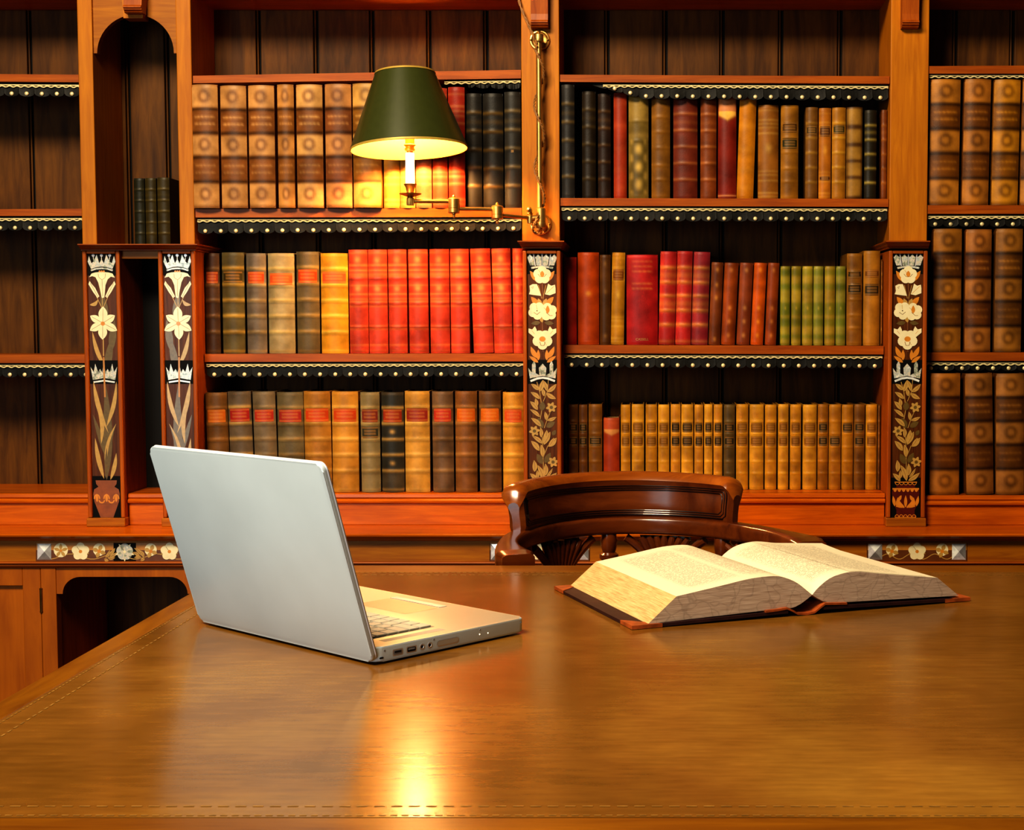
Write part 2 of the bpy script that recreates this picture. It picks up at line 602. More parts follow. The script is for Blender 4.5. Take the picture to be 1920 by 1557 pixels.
def fringe(bay, i, xs0, xs1, drop_l, drop_r, n, phase=0.5, Y=3.768, shape=None, braid_gap=3.5, studs=True, count=True, label=None):
    S = SHELVES[(bay, i)]
    y_px = 1.3786e-3
    X0, X1 = S['x0'] + 0.002, S['x1'] - 0.002
    if xs0 is not None:
        X0 = max(X0, Xp(xs0, 300, Y))
    if xs1 is not None:
        X1 = min(X1, Xp(xs1, 300, Y))
    pitch = 28.7 * y_px
    ntong = max(1, round((X1 - X0) / pitch))
    pitch = (X1 - X0) / ntong
    K = 12
    top, low, studsP = [], [], []
    for j in range(ntong * K + 1):
        X = X0 + (X1 - X0) * j / (ntong * K)
        u = (j % K) / K
        zt = S['bot'](X) + 0.001
        frac = (X - X0) / (X1 - X0)
        drop = (drop_l + (drop_r - drop_l) * frac) * y_px
        g = shape(frac) if shape else 1.0
        scal = 0.0085 * (abs(math.sin(math.pi * u)) ** 0.45) if j % K else 0.0
        zb = zt - max(0.003, (drop - 0.0085 + scal) * g)
        wav = 0.0016 * math.sin(frac * 37.0) + 0.001 * math.sin(frac * 91.0 + i)
        top.append((X, Y + 0.0, zt))
        low.append((X, Y - 0.003 + wav, zb))
    for t in range(ntong):
        j = t * K + K // 2
        if low[j][2] < top[j][2] - 0.014:
            studsP.append((low[j][0], low[j][1] - 0.0012, low[j][2] + 0.0075))
    m = len(top)
    vs = top + low + [(x, y + 0.002, z) for x, y, z in top] + [(x, y + 0.002, z) for x, y, z in low]
    fs = []
    for j in range(m - 1):
        fs.append((j, j + 1, m + j + 1, m + j))
        fs.append((2 * m + j, 3 * m + j, 3 * m + j + 1, 2 * m + j + 1))
        fs.append((m + j, m + j + 1, 3 * m + j + 1, 3 * m + j))
    mb = MB()
    mb.add(vs, fs)
    o = part('leather_fringe', mb, mat=FRINGE, label=label)
    # braid
    mb = MB()
    nb = ntong * 2
    a, c, e = [], [], []
    for j in range(nb * 6 + 1):
        f = j / (nb * 6)
        X = X0 + (X1 - X0) * f
        zt = S['bot'](X) - braid_gap * y_px
        if shape and shape(f) < 0.35:
            continue
        a.append((X, Y - 0.0045, zt))
        c.append((X, Y - 0.0045, zt - 0.0040 - 0.0016 * math.sin(2 * math.pi * f * nb)))
    if len(a) > 2:
        mb.tube(a, 0.0016, 5)
        mb.tube(c, 0.0017, 5)
        part('gilt_braid', mb, parent=o, mat=BRAID)
    if studs:
        for s_ in studsP:
            if count and NST[0] < 100:
                if not stud_proto:
                    st = stud_mesh().build('brass_stud', None, o, world=False)
                    stud_proto.append(st)
                else:
                    st = copy_part(stud_proto[0], o)
                st.location = Vector(s_) - Vector(BC.location)
                NST[0] += 1
            else:
                t_ = stud_mesh()
                REST.add([Vector(v) + Vector(s_) for v in t_.v], t_.f, STUDM)
    return o

fringe('CL', 2, None, None, 31, 27, 21, braid_gap=4)
fringe('CL', 3, None, None, 30, 30, 21, braid_gap=5)
fringe('CR', 1, 1080, None, 30, 31, 20, shape=lambda f: min(1.0, 0.12 + max(0, f - 0.04) * 5.2), braid_gap=4.5)
fringe('CR', 2, None, None, 29, 28, 21, braid_gap=4)
fringe('CR', 3, None, None, 28, 28, 21, braid_gap=4)
fringe('CL', 1, 835, None, 14, 20, 5, braid_gap=3.5, studs=False, shape=lambda f: .36 if f < .30 else 1.0)
fringe('FL', 1, None, None, 27, 27, 14, braid_gap=5, count=False)
fringe('FL', 2, None, None, 28, 28, 14, braid_gap=4.5, count=False)
fringe('FL', 3, None, None, 29, 28, 14, braid_gap=4.5, count=False)
fringe('FR', 1, None, None, 7, 7, 20, braid_gap=2.5, studs=False)
fringe('FR', 2, None, None, 25, 25, 20, braid_gap=4.5, count=False)
fringe('FR', 3, None, None, 20, 20, 20, braid_gap=4, count=False)
rs = part('brass_stud', REST)
rs['kind'] = 'stuff'

# pilasters with moulded frames
D_ART = D_P + 0.0015
Z_PB = Zp(971, D_P)
for k, (x0, x1) in PXW.items():
    mb = MB()
    zt = Zp(470, 3.695)
    mb.box(x0 + .001, x1 - .001, D_P + 0.003, D_BACK, Z_LEDGE + .001, zt, W_RED, 0.001)
    pil = part('pilaster', mb)
    fr = MB()
    w = 0.0105
    for a, c, z0, z1 in ((x0, x0 + w, Z_PB, zt), (x1 - w, x1, Z_PB, zt)):
        fr.box(a, c, D_P - 0.006, D_P + 0.004, z0, z1, W_RED, 0.003, 3)
    fr.box(x0 + w, x1 - w, D_P - 0.005, D_P + 0.004, zt - 0.008, zt, W_SHELF, 0.002, 2)
    part('frame_moulding', fr, parent=pil)
    pn = MB()
    pn.box(x0 + w, x1 - w, D_P + 0.0018, D_P + 0.004, Z_PB, zt - 0.008, W_INLAY)
    part('inlay_panel', pn, parent=pil)
    bb = MB()
    bb.box(x0 - 0.002, x1 + 0.002, D_P - 0.012, D_P + 0.02, Z_LEDGE, Z_PB, W_FRIEZE, 0.002)
    part('base_block', bb, parent=pil)
    PXW[k] = (x0, x1)
    globals()['PILO_' + k] = pil

# cornices above the pilasters
def cornice(xl, xr, ytop, pxl, pxr, ybot):
    z1, z0 = Zp(ytop, 3.665), Zp(ybot, 3.695)
    a1, c1 = Xp(xl, ytop, 3.665), Xp(xr, ytop, 3.665)
    a0, c0 = pxl - 0.002, pxr + 0.002
    mb = MB()
    prof = [(0.0, 0.0), (0.0, 0.16), (0.35, 0.36), (0.55, 0.62), (0.85, 0.74), (1.0, 0.84), (1.0, 1.0)]
    prev = None
    for t, zf in prof:
        x0_, x1_ = a0 + (a1 - a0) * t, c0 + (c1 - c0) * t
        yf = 3.695 + (3.665 - 3.695) * t
        z = z0 + (z1 - z0) * zf
        ring = [(x0_, yf, z), (x1_, yf, z), (x1_, D_BACK, z), (x0_, D_BACK, z)]
        if prev:
            mb.add(prev + ring, [(0, 1, 5, 4), (1, 2, 6, 5), (3, 0, 4, 7)])
        else:
            mb.add(ring, [(0, 3, 2, 1)])
        prev = ring
    mb.add(prev, [(0, 1, 2, 3)])
    part('cornice', mb, mat=W_SHELF)
cornice(145, 370, 457.5, PXW['A'][0], PXW['B'][1], 470)
cornice(970, 1057.5, 451.5, PXW['M'][0], PXW['M'][1], 466)
cornice(1661.5, 1744.5, 451.5, PXW['R'][0], PXW['R'][1], 466)
mb = MB()
pb(226, 300, 470, 485.5, 3.712, 3.735, W_FRIEZE, mb)
part('rail', mb)
mb = MB()
mb.box(PXW['A'][1] - .01, PXW['B'][0] + .01, 3.86, 3.95, Z_LEDGE, Z_CAP - 0.02, DARK)  # black slab paints the shade inside the opening below the niche
part('niche_shade_slab', mb)

# arch over the niche, keystone and corbels
mb = MB()
zt = Z_TOP
pts = []
for k in range(25):
    a = math.pi * (1 - k / 24)
    pts.append((254 + 72 * math.cos(a), 100 - 72.5 * math.sin(a)))
w_ = [P(x, y, 3.758) for x, y in pts]
x0, x1 = UX['A'][1] - 0.002, UX['B'][0] + 0.002
zs = w_[0].z
n = len(w_)
front = [(v.x, 3.758, v.z) for v in w_] + [(v.x, 3.758, zt) for v in w_]
back_ = [(x, 3.776, z) for x, y, z in front]
fs = []
for k in range(n - 1):
    fs.append((k, k + 1, n + k + 1, n + k))
    fs.append((2 * n + k, 3 * n + k, 3 * n + k + 1, 2 * n + k + 1))
    fs.append((k, 2 * n + k, 2 * n + k + 1, k + 1))
mb.add(front + back_, fs, W_FRIEZE)
mb.box(x0, w_[0].x, 3.758, 3.776, zs, zt, W_FRIEZE)
mb.box(w_[-1].x, x1, 3.758, 3.776, zs, zt, W_FRIEZE)
part('arch_board', mb)
mb = MB()
Yk = 3.738
pk = [P(226, -30, Yk), P(231.5, 34, Yk), P(267.5, 34, Yk), P(276, -30, Yk)]
mb.prism([(v.x, v.z) for v in pk], Yk, 3.78, W_UP)
kst = part('keystone', mb)

def corbel(xa, xc, yb, Yw, name='corbel'):
    Yf = Yw - 0.035
    x0, x1 = Xp(xa, yb, Yf), Xp(xc, yb, Yf)
    zb = Zp(yb, Yf, (xa + xc) / 2)
    k = 0.0014
    prof = [(Yw + .004, zb), (Yf + 0.014, zb), (Yf + 0.010, zb + 2 * k), (Yf + 0.012, zb + 3 * k), (Yf + 0.005, zb + 5 * k), (Yf + 0.006, zb + 7 * k),
            (Yf + 0.001, zb + 8 * k), (Yf + 0.001, zb + 10 * k), (Yf + 0.006, zb + 13 * k), (Yf + 0.008, zb + 24 * k), (Yf + 0.004, zb + 60 * k), (Yf - 0.01, zb + 90 * k), (Yw + .004, zb + 90 * k)]
    mb = MB()
    mb.extr(prof, x0, x1, W_RED)
    part(name, mb)
corbel(230, 264, 22, Yk)
corbel(995, 1027, 50, D_UP)
corbel(1692.5, 1724, 50, D_UP)

# bottom boards with moulded nosing and fascia below
def bottom(x0, x1, zt, nose=True):
    mb = MB()
    mb.box(x0 + .001, x1 - .001, 3.735, D_BACK, zt - 0.02, zt, W_LEDGE)
    h = 0.0255
    prof = [(3.74, zt), (3.722, zt), (3.717, zt - 0.002), (3.716, zt - 0.010), (3.720, zt - 0.0125), (3.716, zt - 0.014), (3.7115, zt - 0.018), (3.7125, zt - 0.023), (3.719, zt - h), (3.74, zt - h)]
    mb.extr(prof, x0 + .001, x1 - .001, W_LEDGE)
    part('bottom_board', mb)
    mb = MB()
    mb.box(x0 + .001, x1 - .001, 3.722, 3.74, Z_LEDGE, zt - h, W_LEDGE, 0.0015)
    part('fascia_board', mb)
bottom(XL0, PXW['A'][0], Z_BOT)
bottom(PXW['A'][1], PXW['B'][0], Z_BOT)
bottom(PXW['B'][1], PXW['M'][0], Z_BOT)
bottom(PXW['M'][1], PXW['R'][0], Z_BOT)
bottom(PXW['R'][1], XR0, Z_BOTR)

# ledge, frieze and cupboards
XA, XB = XL0 - 0.05, XR0 + 0.05
mb = MB()
zl = Z_LEDGE
k = 0.00135
prof = [(D_BACK, zl), (Y_LEDGE + .002, zl), (Y_LEDGE, zl - 0.002), (Y_LEDGE + .001, zl - 0.006), (Y_LEDGE + .006, zl - 0.009), (Y_LEDGE + .018, zl - 0.011),
        (Y_LEDGE + .026, zl - 0.017), (Y_LEDGE + .025, zl - 0.019), (Y_LEDGE + .032, zl - 0.0215), (D_BACK, zl - 0.0215)]
mb.extr(prof, XA, XB, W_LEDGE)
part('ledge', mb)
Y_FR = Y_LEDGE + 0.034
Z_FR0 = Zp(1053, Y_FR)
mb = MB()
mb.box(XA, XB, Y_FR, Y_FR + 0.03, Z_FR0, zl - 0.0215, W_FRIEZE)
part('frieze_board', mb)
mb = MB()
z = Z_FR0
prof = [(D_BACK, z), (Y_FR - 0.012, z), (Y_FR - 0.014, z - 0.003), (Y_FR - 0.008, z - 0.007), (Y_FR - 0.008, z - 0.010), (Y_FR - 0.002, z - 0.016), (D_BACK, z - 0.016)]
mb.extr(prof, XA, XB, W_SHELF)
part('string_moulding', mb)
Z_CB = z - 0.016
Y_CB = Y_FR + 0.002
mb = MB()
mb.box(XA, XB, Y_CB + 0.03, D_BACK, 0, 0.08)
part('plinth', mb, mat=W_RED)
def cx(x):
    return Xp(x, 1120, Y_CB)
stiles = [(-420, -380), (77, 105.5), (362.5, 391), (690, 718), (990, 1030), (1330, 1358), (1650, 1690), (1990, 2018), (2310, 2370)]
for a, c in stiles:
    mb = MB()
    mb.box(cx(a), cx(c), Y_CB, Y_CB + 0.03, 0.08, Z_CB, W_DOOR, 0.0015)
    if a in (77, 362.5):
        mb.box(cx(a) + .004, cx(c) - .004, Y_CB + 0.03, D_BACK, 0.08, Z_CB, W_RED)
    part('cupboard_stile', mb)
def door(a, c):
    x0, x1 = cx(a) + 0.001, cx(c) - 0.001
    s = 0.045
    z0, z1 = 0.085, Z_CB - 0.001
    mb = MB()
    for q in ((x0, x0 + s, z0, z1), (x1 - s, x1, z0, z1), (x0 + s, x1 - s, z0, z0 + s), (x0 + s, x1 - s, z1 - s, z1)):
        mb.box(q[0], q[1], Y_CB + 0.001, Y_CB + 0.022, q[2], q[3], W_DOOR, 0.0015)
    d = part('cupboard_door', mb)
    mb = MB()
    mb.box(x0 + s - .002, x1 - s + .002, Y_CB + 0.014, Y_CB + 0.02, z0 + s - .002, z1 - s + .002, W_DOOR, 0.001)
    part('door_panel', mb, parent=d)
    mb = MB()
    hz = Zp(1126, Y_CB)
    mb.tube([(x1 + 0.0015, Y_CB - 0.001, hz - 0.028), (x1 + 0.0015, Y_CB - 0.001, hz + 0.028)], 0.0035, 8)
    for q in (-0.029, 0.029):
        mb.lathe([(0.0005, -0.003), (0.004, -0.001), (0.004, 0.001), (0.0005, 0.003)], (x1 + 0.0015, Y_CB - 0.001, hz + q), 8)
    part('hinge', mb, parent=d, mat=BRASSD)
for i in range(len(stiles) - 1):
    if i == 1:
        continue
    a, c = stiles[i][1], stiles[i + 1][0]
    if c - a > 330:
        m_ = (a + c) / 2
        door(a, m_)
        door(m_, c)
    else:
        door(a, c)
# recess with the round-cornered head board
mb = MB()
x0, x1 = cx(105.5), cx(362.5)
zt, zo, zs = Z_CB, Zp(1082.5, Y_CB), Zp(1114.5, Y_CB)
pts = [(x0, zt), (x0, zs), (x0 + 0.008, zs)]
r = 0.045
pts += [(x0 + 0.015 + r - r * math.cos(a), zs + (zo - zs) * math.sin(a)) for a in [math.pi / 2 * q / 8 for q in range(9)]]
pts += [(x1 - 0.015 - r + r * math.sin(a), zs + (zo - zs) * math.cos(a)) for a in [math.pi / 2 * q / 8 for q in range(9)]]
pts += [(x1 - 0.008, zs), (x1, zs), (x1, zt)]
mb.prism(pts, Y_CB + 0.003, Y_CB + 0.022, W_DOOR)
part('arched_head_board', mb)
mb = MB()
mb.box(x0, x1, D_BACK - 0.02, D_BACK, 0.08, Z_CB, W_BACK)
mb.box(x0, x1, Y_CB + 0.02, D_BACK, 0.08, 0.09, W_RED)
part('recess_lining', mb)
# ------------------------------------------------------------------ marquetry
class Art:
    """flat inlay pieces in a plane; positions given relative to the panel's centre line"""
    def __init__(s, xc, Y, flip=1):
        s.xc = xc
        s.Y = Y
        s.fl = flip
        s.mb = MB()
        s.k = 0

    def w(s, dx, y):
        p = P(s.xc(y) + dx * s.fl, y, s.Y)
        return (p.x, s.Y - s.k * 0.00002, p.z)

    def poly(s, pts, mat):
        s.k += 1
        s.mb.add([s.w(*p) for p in pts], [list(range(len(pts)))], mat)

    def disc(s, x, y, r, mat, n=14, ry=None):
        ry = ry or r
        s.poly([(x + r * math.cos(2 * math.pi * i / n), y + ry * math.sin(2 * math.pi * i / n)) for i in range(n)], mat)

    def line(s, pts, w, mat):
        L, R = [], []
        n = len(pts)
        for i, (x, y) in enumerate(pts):
            a, b = pts[max(0, i - 1)], pts[min(n - 1, i + 1)]
            dx, dy = b[0] - a[0], b[1] - a[1]
            l = math.hypot(dx, dy) or 1
            L.append((x - dy / l * w / 2, y + dx / l * w / 2))
            R.append((x + dy / l * w / 2, y - dx / l * w / 2))
        s.k += 1
        vs = [s.w(*p) for p in L] + [s.w(*p) for p in R]
        s.mb.add(vs, [(i, i + 1, n + i + 1, n + i) for i in range(n - 1)], mat)

    def leaf(s, x0, y0, x1, y1, w, mat, bend=0.0, vein=None, peak=0.45):
        n = 9
        dx, dy = x1 - x0, y1 - y0
        L, R, C = [], [], []
        l = math.hypot(dx, dy)
        nx, ny = -dy / l, dx / l
        for i in range(n + 1):
            t = i / n
            off = bend * math.sin(math.pi * t) * l
            cx_, cy_ = x0 + dx * t + nx * off, y0 + dy * t + ny * off
            tt = t ** (math.log(0.5) / math.log(peak))
            ww = w / 2 * max(0.02, math.sin(math.pi * tt)) ** 0.85
            L.append((cx_ + nx * ww, cy_ + ny * ww))
            R.append((cx_ - nx * ww, cy_ - ny * ww))
            C.append((cx_, cy_))
        s.poly(L + R[::-1], mat)
        if vein:
            s.line(C[1:-1], 0.6, vein)

    def flower(s, x, y, r, n=5, mat=None, centre=None, rot=-90, wid=0.95, line=None, cr=0.25):
        for i in range(n):
            a = math.radians(rot + 360 / n * i)
            px, py = x + math.cos(a) * r * 0.56, y + math.sin(a) * r * 0.56
            pts = []
            rr = r * 0.5
            for q in range(14):
                b_ = 2 * math.pi * q / 14
                u, v = rr * math.cos(b_), rr * wid * math.sin(b_)
                pts.append((px + u * math.cos(a) - v * math.sin(a), py + u * math.sin(a) + v * math.cos(a)))
            s.poly(pts, mat)
            if line:
                a2 = a + math.pi / n
                s.line([(x + math.cos(a2) * r * 0.2, y + math.sin(a2) * r * 0.2), (x + math.cos(a2) * r * 0.72, y + math.sin(a2) * r * 0.72)], 0.7, line)
        if centre:
            s.disc(x, y, r * cr, centre)

    def star(s, x, y, r, n, mat, rot=-90, wid=0.5, line=None):
        for i in range(n):
            a = math.radians(rot + 360 / n * i)
            s.leaf(x, y, x + math.cos(a) * r, y + math.sin(a) * r, r * wid * 2, mat, 0, line, 0.55)

    def done(s, name, parent, mat=None):
        s.mb.f = [f[:] for f in s.mb.f]
        return s.mb.build(name, None, parent, fixn=False)

def lily_pilaster(key, xc, fl, parent):
    Y = D_ART
    a = Art(xc, Y, fl)
    a.poly([(-27, 475), (27, 475), (27, 517), (-27, 517)], EBONY)
    a.poly([(-20, 504.5), (-26, 491), (-23.5, 480), (-19, 494), (-14.5, 490), (-9, 477), (-4.5, 494), (0, 486), (4.5, 494), (9, 477), (14.5, 490), (19, 494), (23.5, 480), (26, 491), (20, 504.5), (9, 501), (0, 500), (-9, 501)], IRID)
    a.poly([(-21, 506), (-10, 502.6), (0, 501.8), (10, 502.6), (21, 506), (20, 509), (10, 505.6), (0, 504.8), (-10, 505.6), (-20, 509)], IRID)
    for q in (-15.5, 0, 15.5):
        a.line([(q, 482), (q * 0.9, 492)], 1.4, IRID)
        a.disc(q, 479, 2.8, PEARLS[3])
    a.done('crown_inlay', parent)
    a = Art(xc, Y - 0.0004, fl)
    a.leaf(8, 600, -2, 548, 13, OLIVE)
    a.leaf(-24, 572, -8, 562, 7, GOLDW, 0.2)
    a.leaf(14, 660, 22, 600, 14, OLIVE, 0.0)
    for q in (-1, 1):
        a.line([(q * 11, 556), (q * 1, 578)], 1.2, GOLDW)
        a.poly([(q * 23, 527), (q * 25.5, 533), (q * 17, 548), (q * 9, 559), (q * 5.5, 556), (q * 13, 540), (q * 20, 532)], CREAM)
        a.line([(q * 22, 531), (q * 8, 557)], 0.6, LINEB)
    a.line([(0, 556), (0, 582)], 1.2, GOLDW)
    a.poly([(-24, 520), (-19, 513), (-12, 511), (0, 510), (12, 511), (20, 513), (24.5, 521), (17, 519), (11, 524), (6.5, 535), (4, 558), (-1, 559), (-4, 543), (-7, 530), (-12, 520), (-18, 518)], CREAM)
    a.poly([(-7, 513), (7, 513), (6, 521), (0, 525), (-6, 520)], CREAM)
    a.line([(-7, 513), (-6, 520), (0, 525), (6, 521), (7, 513)], 0.6, LINEB)
    a.line([(0, 525), (1, 556)], 0.6, LINEB)
    for q in (-4, 0, 4):
        a.disc(q, 509, 1.8, OCHRE)
    # open lily
    for ang, l, w in ((-88, 31, 17), (-32, 27, 15), (28, 30, 15), (92, 31, 17), (150, 28, 15), (-150, 27, 14)):
        r_ = math.radians(ang)
        a.leaf(0, 606, math.cos(r_) * l, 606 + math.sin(r_) * l, w, CREAM, 0, LINEB, 0.55)
    a.disc(0, 607, 4, OCHRE)
    a.done('lily_inlay', parent)
    a = Art(xc, Y - 0.0002, fl)
    a.line([(0, 636), (0, 668)], 2.0, GOLDW)
    a.leaf(2, 690, -20, 622, 8, GOLDW, -0.05)
    a.leaf(4, 700, 16, 634, 14, OLIVE)
    a.poly([(-27, 676), (27, 676), (27, 720), (-27, 720)], EBONY)
    a.poly([(-21, 713), (-25, 688), (-19, 698), (-16, 682), (-11, 698), (-7, 692), (-3, 699), (0, 680), (3, 699), (7, 692), (11, 698), (16, 682), (19, 698), (25, 688), (21, 713), (0, 709)], IRID)
    a.line([(-20, 717), (0, 714), (20, 717)], 3, PEARLS[0])
    a.line([(0, 670), (1, 745)], 3.2, TANW)
    a.done('crown_inlay', parent)
    a = Art(xc, Y - 0.0003, fl)
    a.leaf(1, 900, 2, 720, 17, OLIVE, 0.02)
    a.leaf(2, 860, -22, 778, 9, OLIVE, 0.0)
    a.leaf(6, 812, -20, 716, 9, GOLDW, -0.04, None, 0.55)
    a.leaf(3, 800, 23, 716, 8, GOLDW, 0.05)
    a.leaf(-8, 832, -17, 752, 8, GOLDW, 0.08)
    a.leaf(-4, 898, -19, 822, 9, GOLDW, -0.03)
    a.leaf(1, 880, 20, 795, 9, OLIVE, -0.05)
    a.leaf(0, 878, 21, 795, 6, GOLDW, -0.08)
    a.leaf(8, 900, 20, 850, 8, GOLDW, 0.04)
    a.leaf(-1, 897, 2, 840, 5, OLIVE)
    a.done('leaf_inlay', parent)
    a = Art(xc, Y - 0.0001, fl)
    a.poly([(-27, 893), (27, 893), (27, 971), (-27, 971)], EBONY)
    a.poly([(-20, 901), (20, 901), (19, 908), (15, 913), (23, 918), (25, 927), (23, 941), (12, 971), (-12, 971), (-23, 941), (-25, 927), (-23, 918), (-15, 913), (-19, 908)], VASEB)
    a.line([(-19, 946), (19, 946)], 0.8, LINEB)
    for q in (-18, 0, 18):
        a.line([(q + 5 * math.cos(t), 936 + 8 * math.sin(t)) for t in [math.pi * i / 8 + math.pi for i in range(9)]], 2.6, OCHRE)
        a.leaf(q, 942, q, 926, 5, OCHRE)
    for q in (-9, 9):
        a.line([(q + 5 * math.cos(t), 938 + 5 * math.sin(t)) for t in [math.pi * i / 8 for i in range(9)]], 2.6, OCHRE)
    a.done('vase_inlay', parent)

lily_pilaster('A', lambda y: 190.6 + 0.0215 * (y - 500), 1, PILO_A)
lily_pilaster('B', lambda y: 332.6 + 0.0185 * (y - 500), -1, PILO_B)

def blossom_pilaster(xc, parent):
    Y = D_ART
    Cn = 407.0
    def q(zx, zy):
        return ((zx - Cn) / 5.19, 620 + zy / 5.19)
    a = Art(xc, Y)
    a.poly([(-28, 470), (28, 470), (28, 514), (-28, 514)], EBONY)
    for dx, sk in ((-21, -4), (-7, -1), (7, 1), (21, 4)):
        a.poly([(dx * .86 - 4.5, 498), (dx - 6 + sk * .3, 482), (dx - 3 + sk * .4, 481), (dx + sk * .5, 476), (dx + 3 + sk * .4, 481), (dx + 6 + sk * .3, 482), (dx * .86 + 4.5, 498)], IRID)
    a.poly([(-21, 501), (0, 497.5), (21, 501), (20, 504.5), (0, 501), (-20, 504.5)], IRID)
    for dx in (-16, 0, 16):
        a.line([(dx, 476), (dx * 0.8, 499)], 1.6, PEARLS[3])
        a.disc(dx, 474.5, 2.9, PEARLS[3])
    a.done('crown_inlay', parent)
    a = Art(xc, Y - 0.0003)
    a.line([(1, 660), (0, 600), (2, 560), (0, 530)], 1.8, LINEB)
    for g in (-1, 1):
        a.leaf(g * 9, 528, g * 23, 508, 9, OCHRE)
        a.line([(g * 1, 560), (g * 7, 535)], 1, GOLDW)
        a.leaf(g * 7, 573, g * 21, 557, 10, OCHRE)
        a.leaf(g * 2, 574, g * 8, 560, 8, GOLDW)
        a.leaf(g * 4, 605, g * 21, 607, 8, OLIVE)
        a.leaf(g * 9, 672, g * 22, 650, 9, OCHRE, g * 0.06)
        a.leaf(g * 8, 676, g * 8, 656, 7, OCHRE)
    a.leaf(0, 605, -4, 590, 7, GOLDW)
    a.flower(0, 516, 16, 5, CREAM, None, -90, 1.1, GOLDW)
    a.leaf(0, 520, 0, 508, 8, OCHRE)
    a.line([(-8, 514), (-4, 519), (0, 519), (4, 519), (8, 514)], 0.8, LINEB)
    a.poly([(-25, 552), (-23, 546), (-24, 536), (-18, 533), (-10, 533), (-7, 540), (-2, 555), (-12, 554)], CREAM)
    a.line([(-20, 540), (-16, 536), (-18, 542)], 0.8, LINEB)
    a.poly([(25, 550), (25, 541), (24, 534), (17, 536), (11, 532), (8, 543), (5, 552), (14, 554)], CREAM)
    a.line([(22, 537), (7, 551)], 0.7, OCHRE)
    a.flower(-10, 583, 16, 5, CREAM, None, -60, 1.05, GOLDW)
    a.flower(11, 585, 16, 5, CREAM, None, -100, 1.05, GOLDW)
    a.leaf(10, 588, 10, 573, 7, OCHRE)
    a.line([(-4, 585), (-10, 590), (-16, 586)], 0.8, LINEB)
    a.line([(7, 586), (14, 592), (19, 592)], 0.8, LINEB)
    for g in (-1, 1):
        a.poly([(g * 26, 616), (g * 19, 618), (g * 14, 612), (g * 11, 618), (g * 9, 630), (g * 14, 634), (g * 21, 628), (g * 26, 624)], CREAM)
        a.line([(g * 20, 620), (g * 11, 631)], 0.6, OCHRE)
    a.flower(0, 637, 18, 5, CREAM, None, 90, 1.05, GOLDW)
    a.disc(0, 636, 6, OCHRE, ry=5)
    a.line([(-5, 641), (-3, 648), (3, 648), (5, 641)], 1.0, LINEB)
    a.done('blossom_inlay', parent)
    a = Art(xc, Y - 0.0002)
    a.poly([(-28, 675), (28, 675), (28, 720), (-28, 720)], EBONY)
    a.poly([(-24, 710), (-27, 690), (-20, 699), (-20, 684), (-16, 676), (-13, 684), (-13, 700), (-6, 704), (-7, 690), (0, 682), (7, 690), (6, 704), (13, 700), (13, 684), (17, 676), (20, 684), (20, 699), (27, 690), (24, 710), (0, 705)], IRID)
    a.line([(-23, 715), (-10, 710), (0, 708.5), (10, 710), (23, 715)], 4, PEARLS[0])
    for g in (-1, 1):
        a.leaf(g * 8, 680, g * 25, 668, 7, OCHRE)
    a.done('crown_inlay', parent)
    a = Art(xc, Y - 0.0004)
    a.line([q(413, 1465), q(408, 1230), q(400, 1040), q(375, 900), q(400, 760), q(378, 600), q(350, 500)], 1.3, GOLDW)
    a.line([q(420, 950), q(455, 850), q(490, 770)], 1.2, GOLDW)
    a.line([q(412, 1230), q(455, 1120)], 1.2, GOLDW)
    a.line([q(412, 690), q(455, 590), q(462, 480)], 1.2, GOLDW)
    for (x0, y0, x1, y1, w) in ((400, 780, 405, 690, 60), (405, 950, 360, 850, 60), (440, 940, 525, 890, 55), (400, 1300, 350, 1200, 60), (425, 1290, 480, 1190, 55), (500, 1020, 530, 970, 40)):
        a.leaf(*q(x0, y0), *q(x1, y1), w / 5.19, OLIVE)
    for (x0, y0, x1, y1, w) in ((365, 580, 295, 520, 40), (455, 600, 540, 522, 42), (375, 595, 408, 482, 46), (450, 590, 408, 482, 40), (380, 665, 290, 600, 42), (445, 612, 535, 665, 44),
                                (422, 640, 400, 562, 36), (358, 772, 285, 690, 46), (350, 740, 335, 660, 36), (380, 842, 283, 768, 36), (440, 872, 428, 790, 34), (450, 876, 540, 842, 34), (390, 932, 293, 852, 44), (390, 1040, 385, 945, 38),
                                (418, 1112, 445, 968, 60), (415, 1105, 478, 985, 44), (402, 1100, 303, 1025, 40), (460, 1130, 540, 1045, 52), (465, 1125, 515, 1045, 40), (372, 1170, 293, 1075, 52), (405, 1232, 388, 1110, 46),
                                (325, 1375, 320, 1262, 48), (415, 1462, 355, 1310, 52), (432, 1412, 430, 1295, 44), (352, 1466, 280, 1392, 44), (350, 1442, 350, 1360, 34), (430, 1462, 540, 1385, 44), (438, 1430, 500, 1340, 26)):
        a.leaf(*q(x0, y0), *q(x1, y1), w / 5.19, GOLDW, 0.05, LINEB)
    for (x, y) in ((490, 748), (325, 978), (505, 1280)):
        a.star(*q(x, y), 10.5, 6, GOLDW, -70, 0.28)
        a.disc(*q(x, y), 3.2, OLIVE)
    a.done('leaf_inlay', parent)
    a = Art(xc, Y - 0.0001)
    a.poly([(-28, 896), (28, 896), (28, 971), (-28, 971)], EBONY)
    a.poly([(-18, 910), (18, 910), (17, 914), (25, 917), (26, 926), (22, 946), (17, 957), (17, 963), (20, 971), (-20, 971), (-17, 963), (-17, 957), (-22, 946), (-26, 926), (-25, 917), (-17, 914)], VASEM)
    a.line([(-21, 904.5), (21, 904.5)], 2, OCHRE)
    for i in range(5):
        c = -16 + 8 * i
        a.line([(c + 4 * math.cos(t), 905 + 4.5 * math.sin(t)) for t in [math.pi * j / 6 for j in range(7)]], 1.2, OCHRE)
        a.line([(c + 3.6 * math.cos(t), 970 - 4.5 * math.sin(t)) for t in [math.pi * j / 6 for j in range(7)]], 1.2, OCHRE)
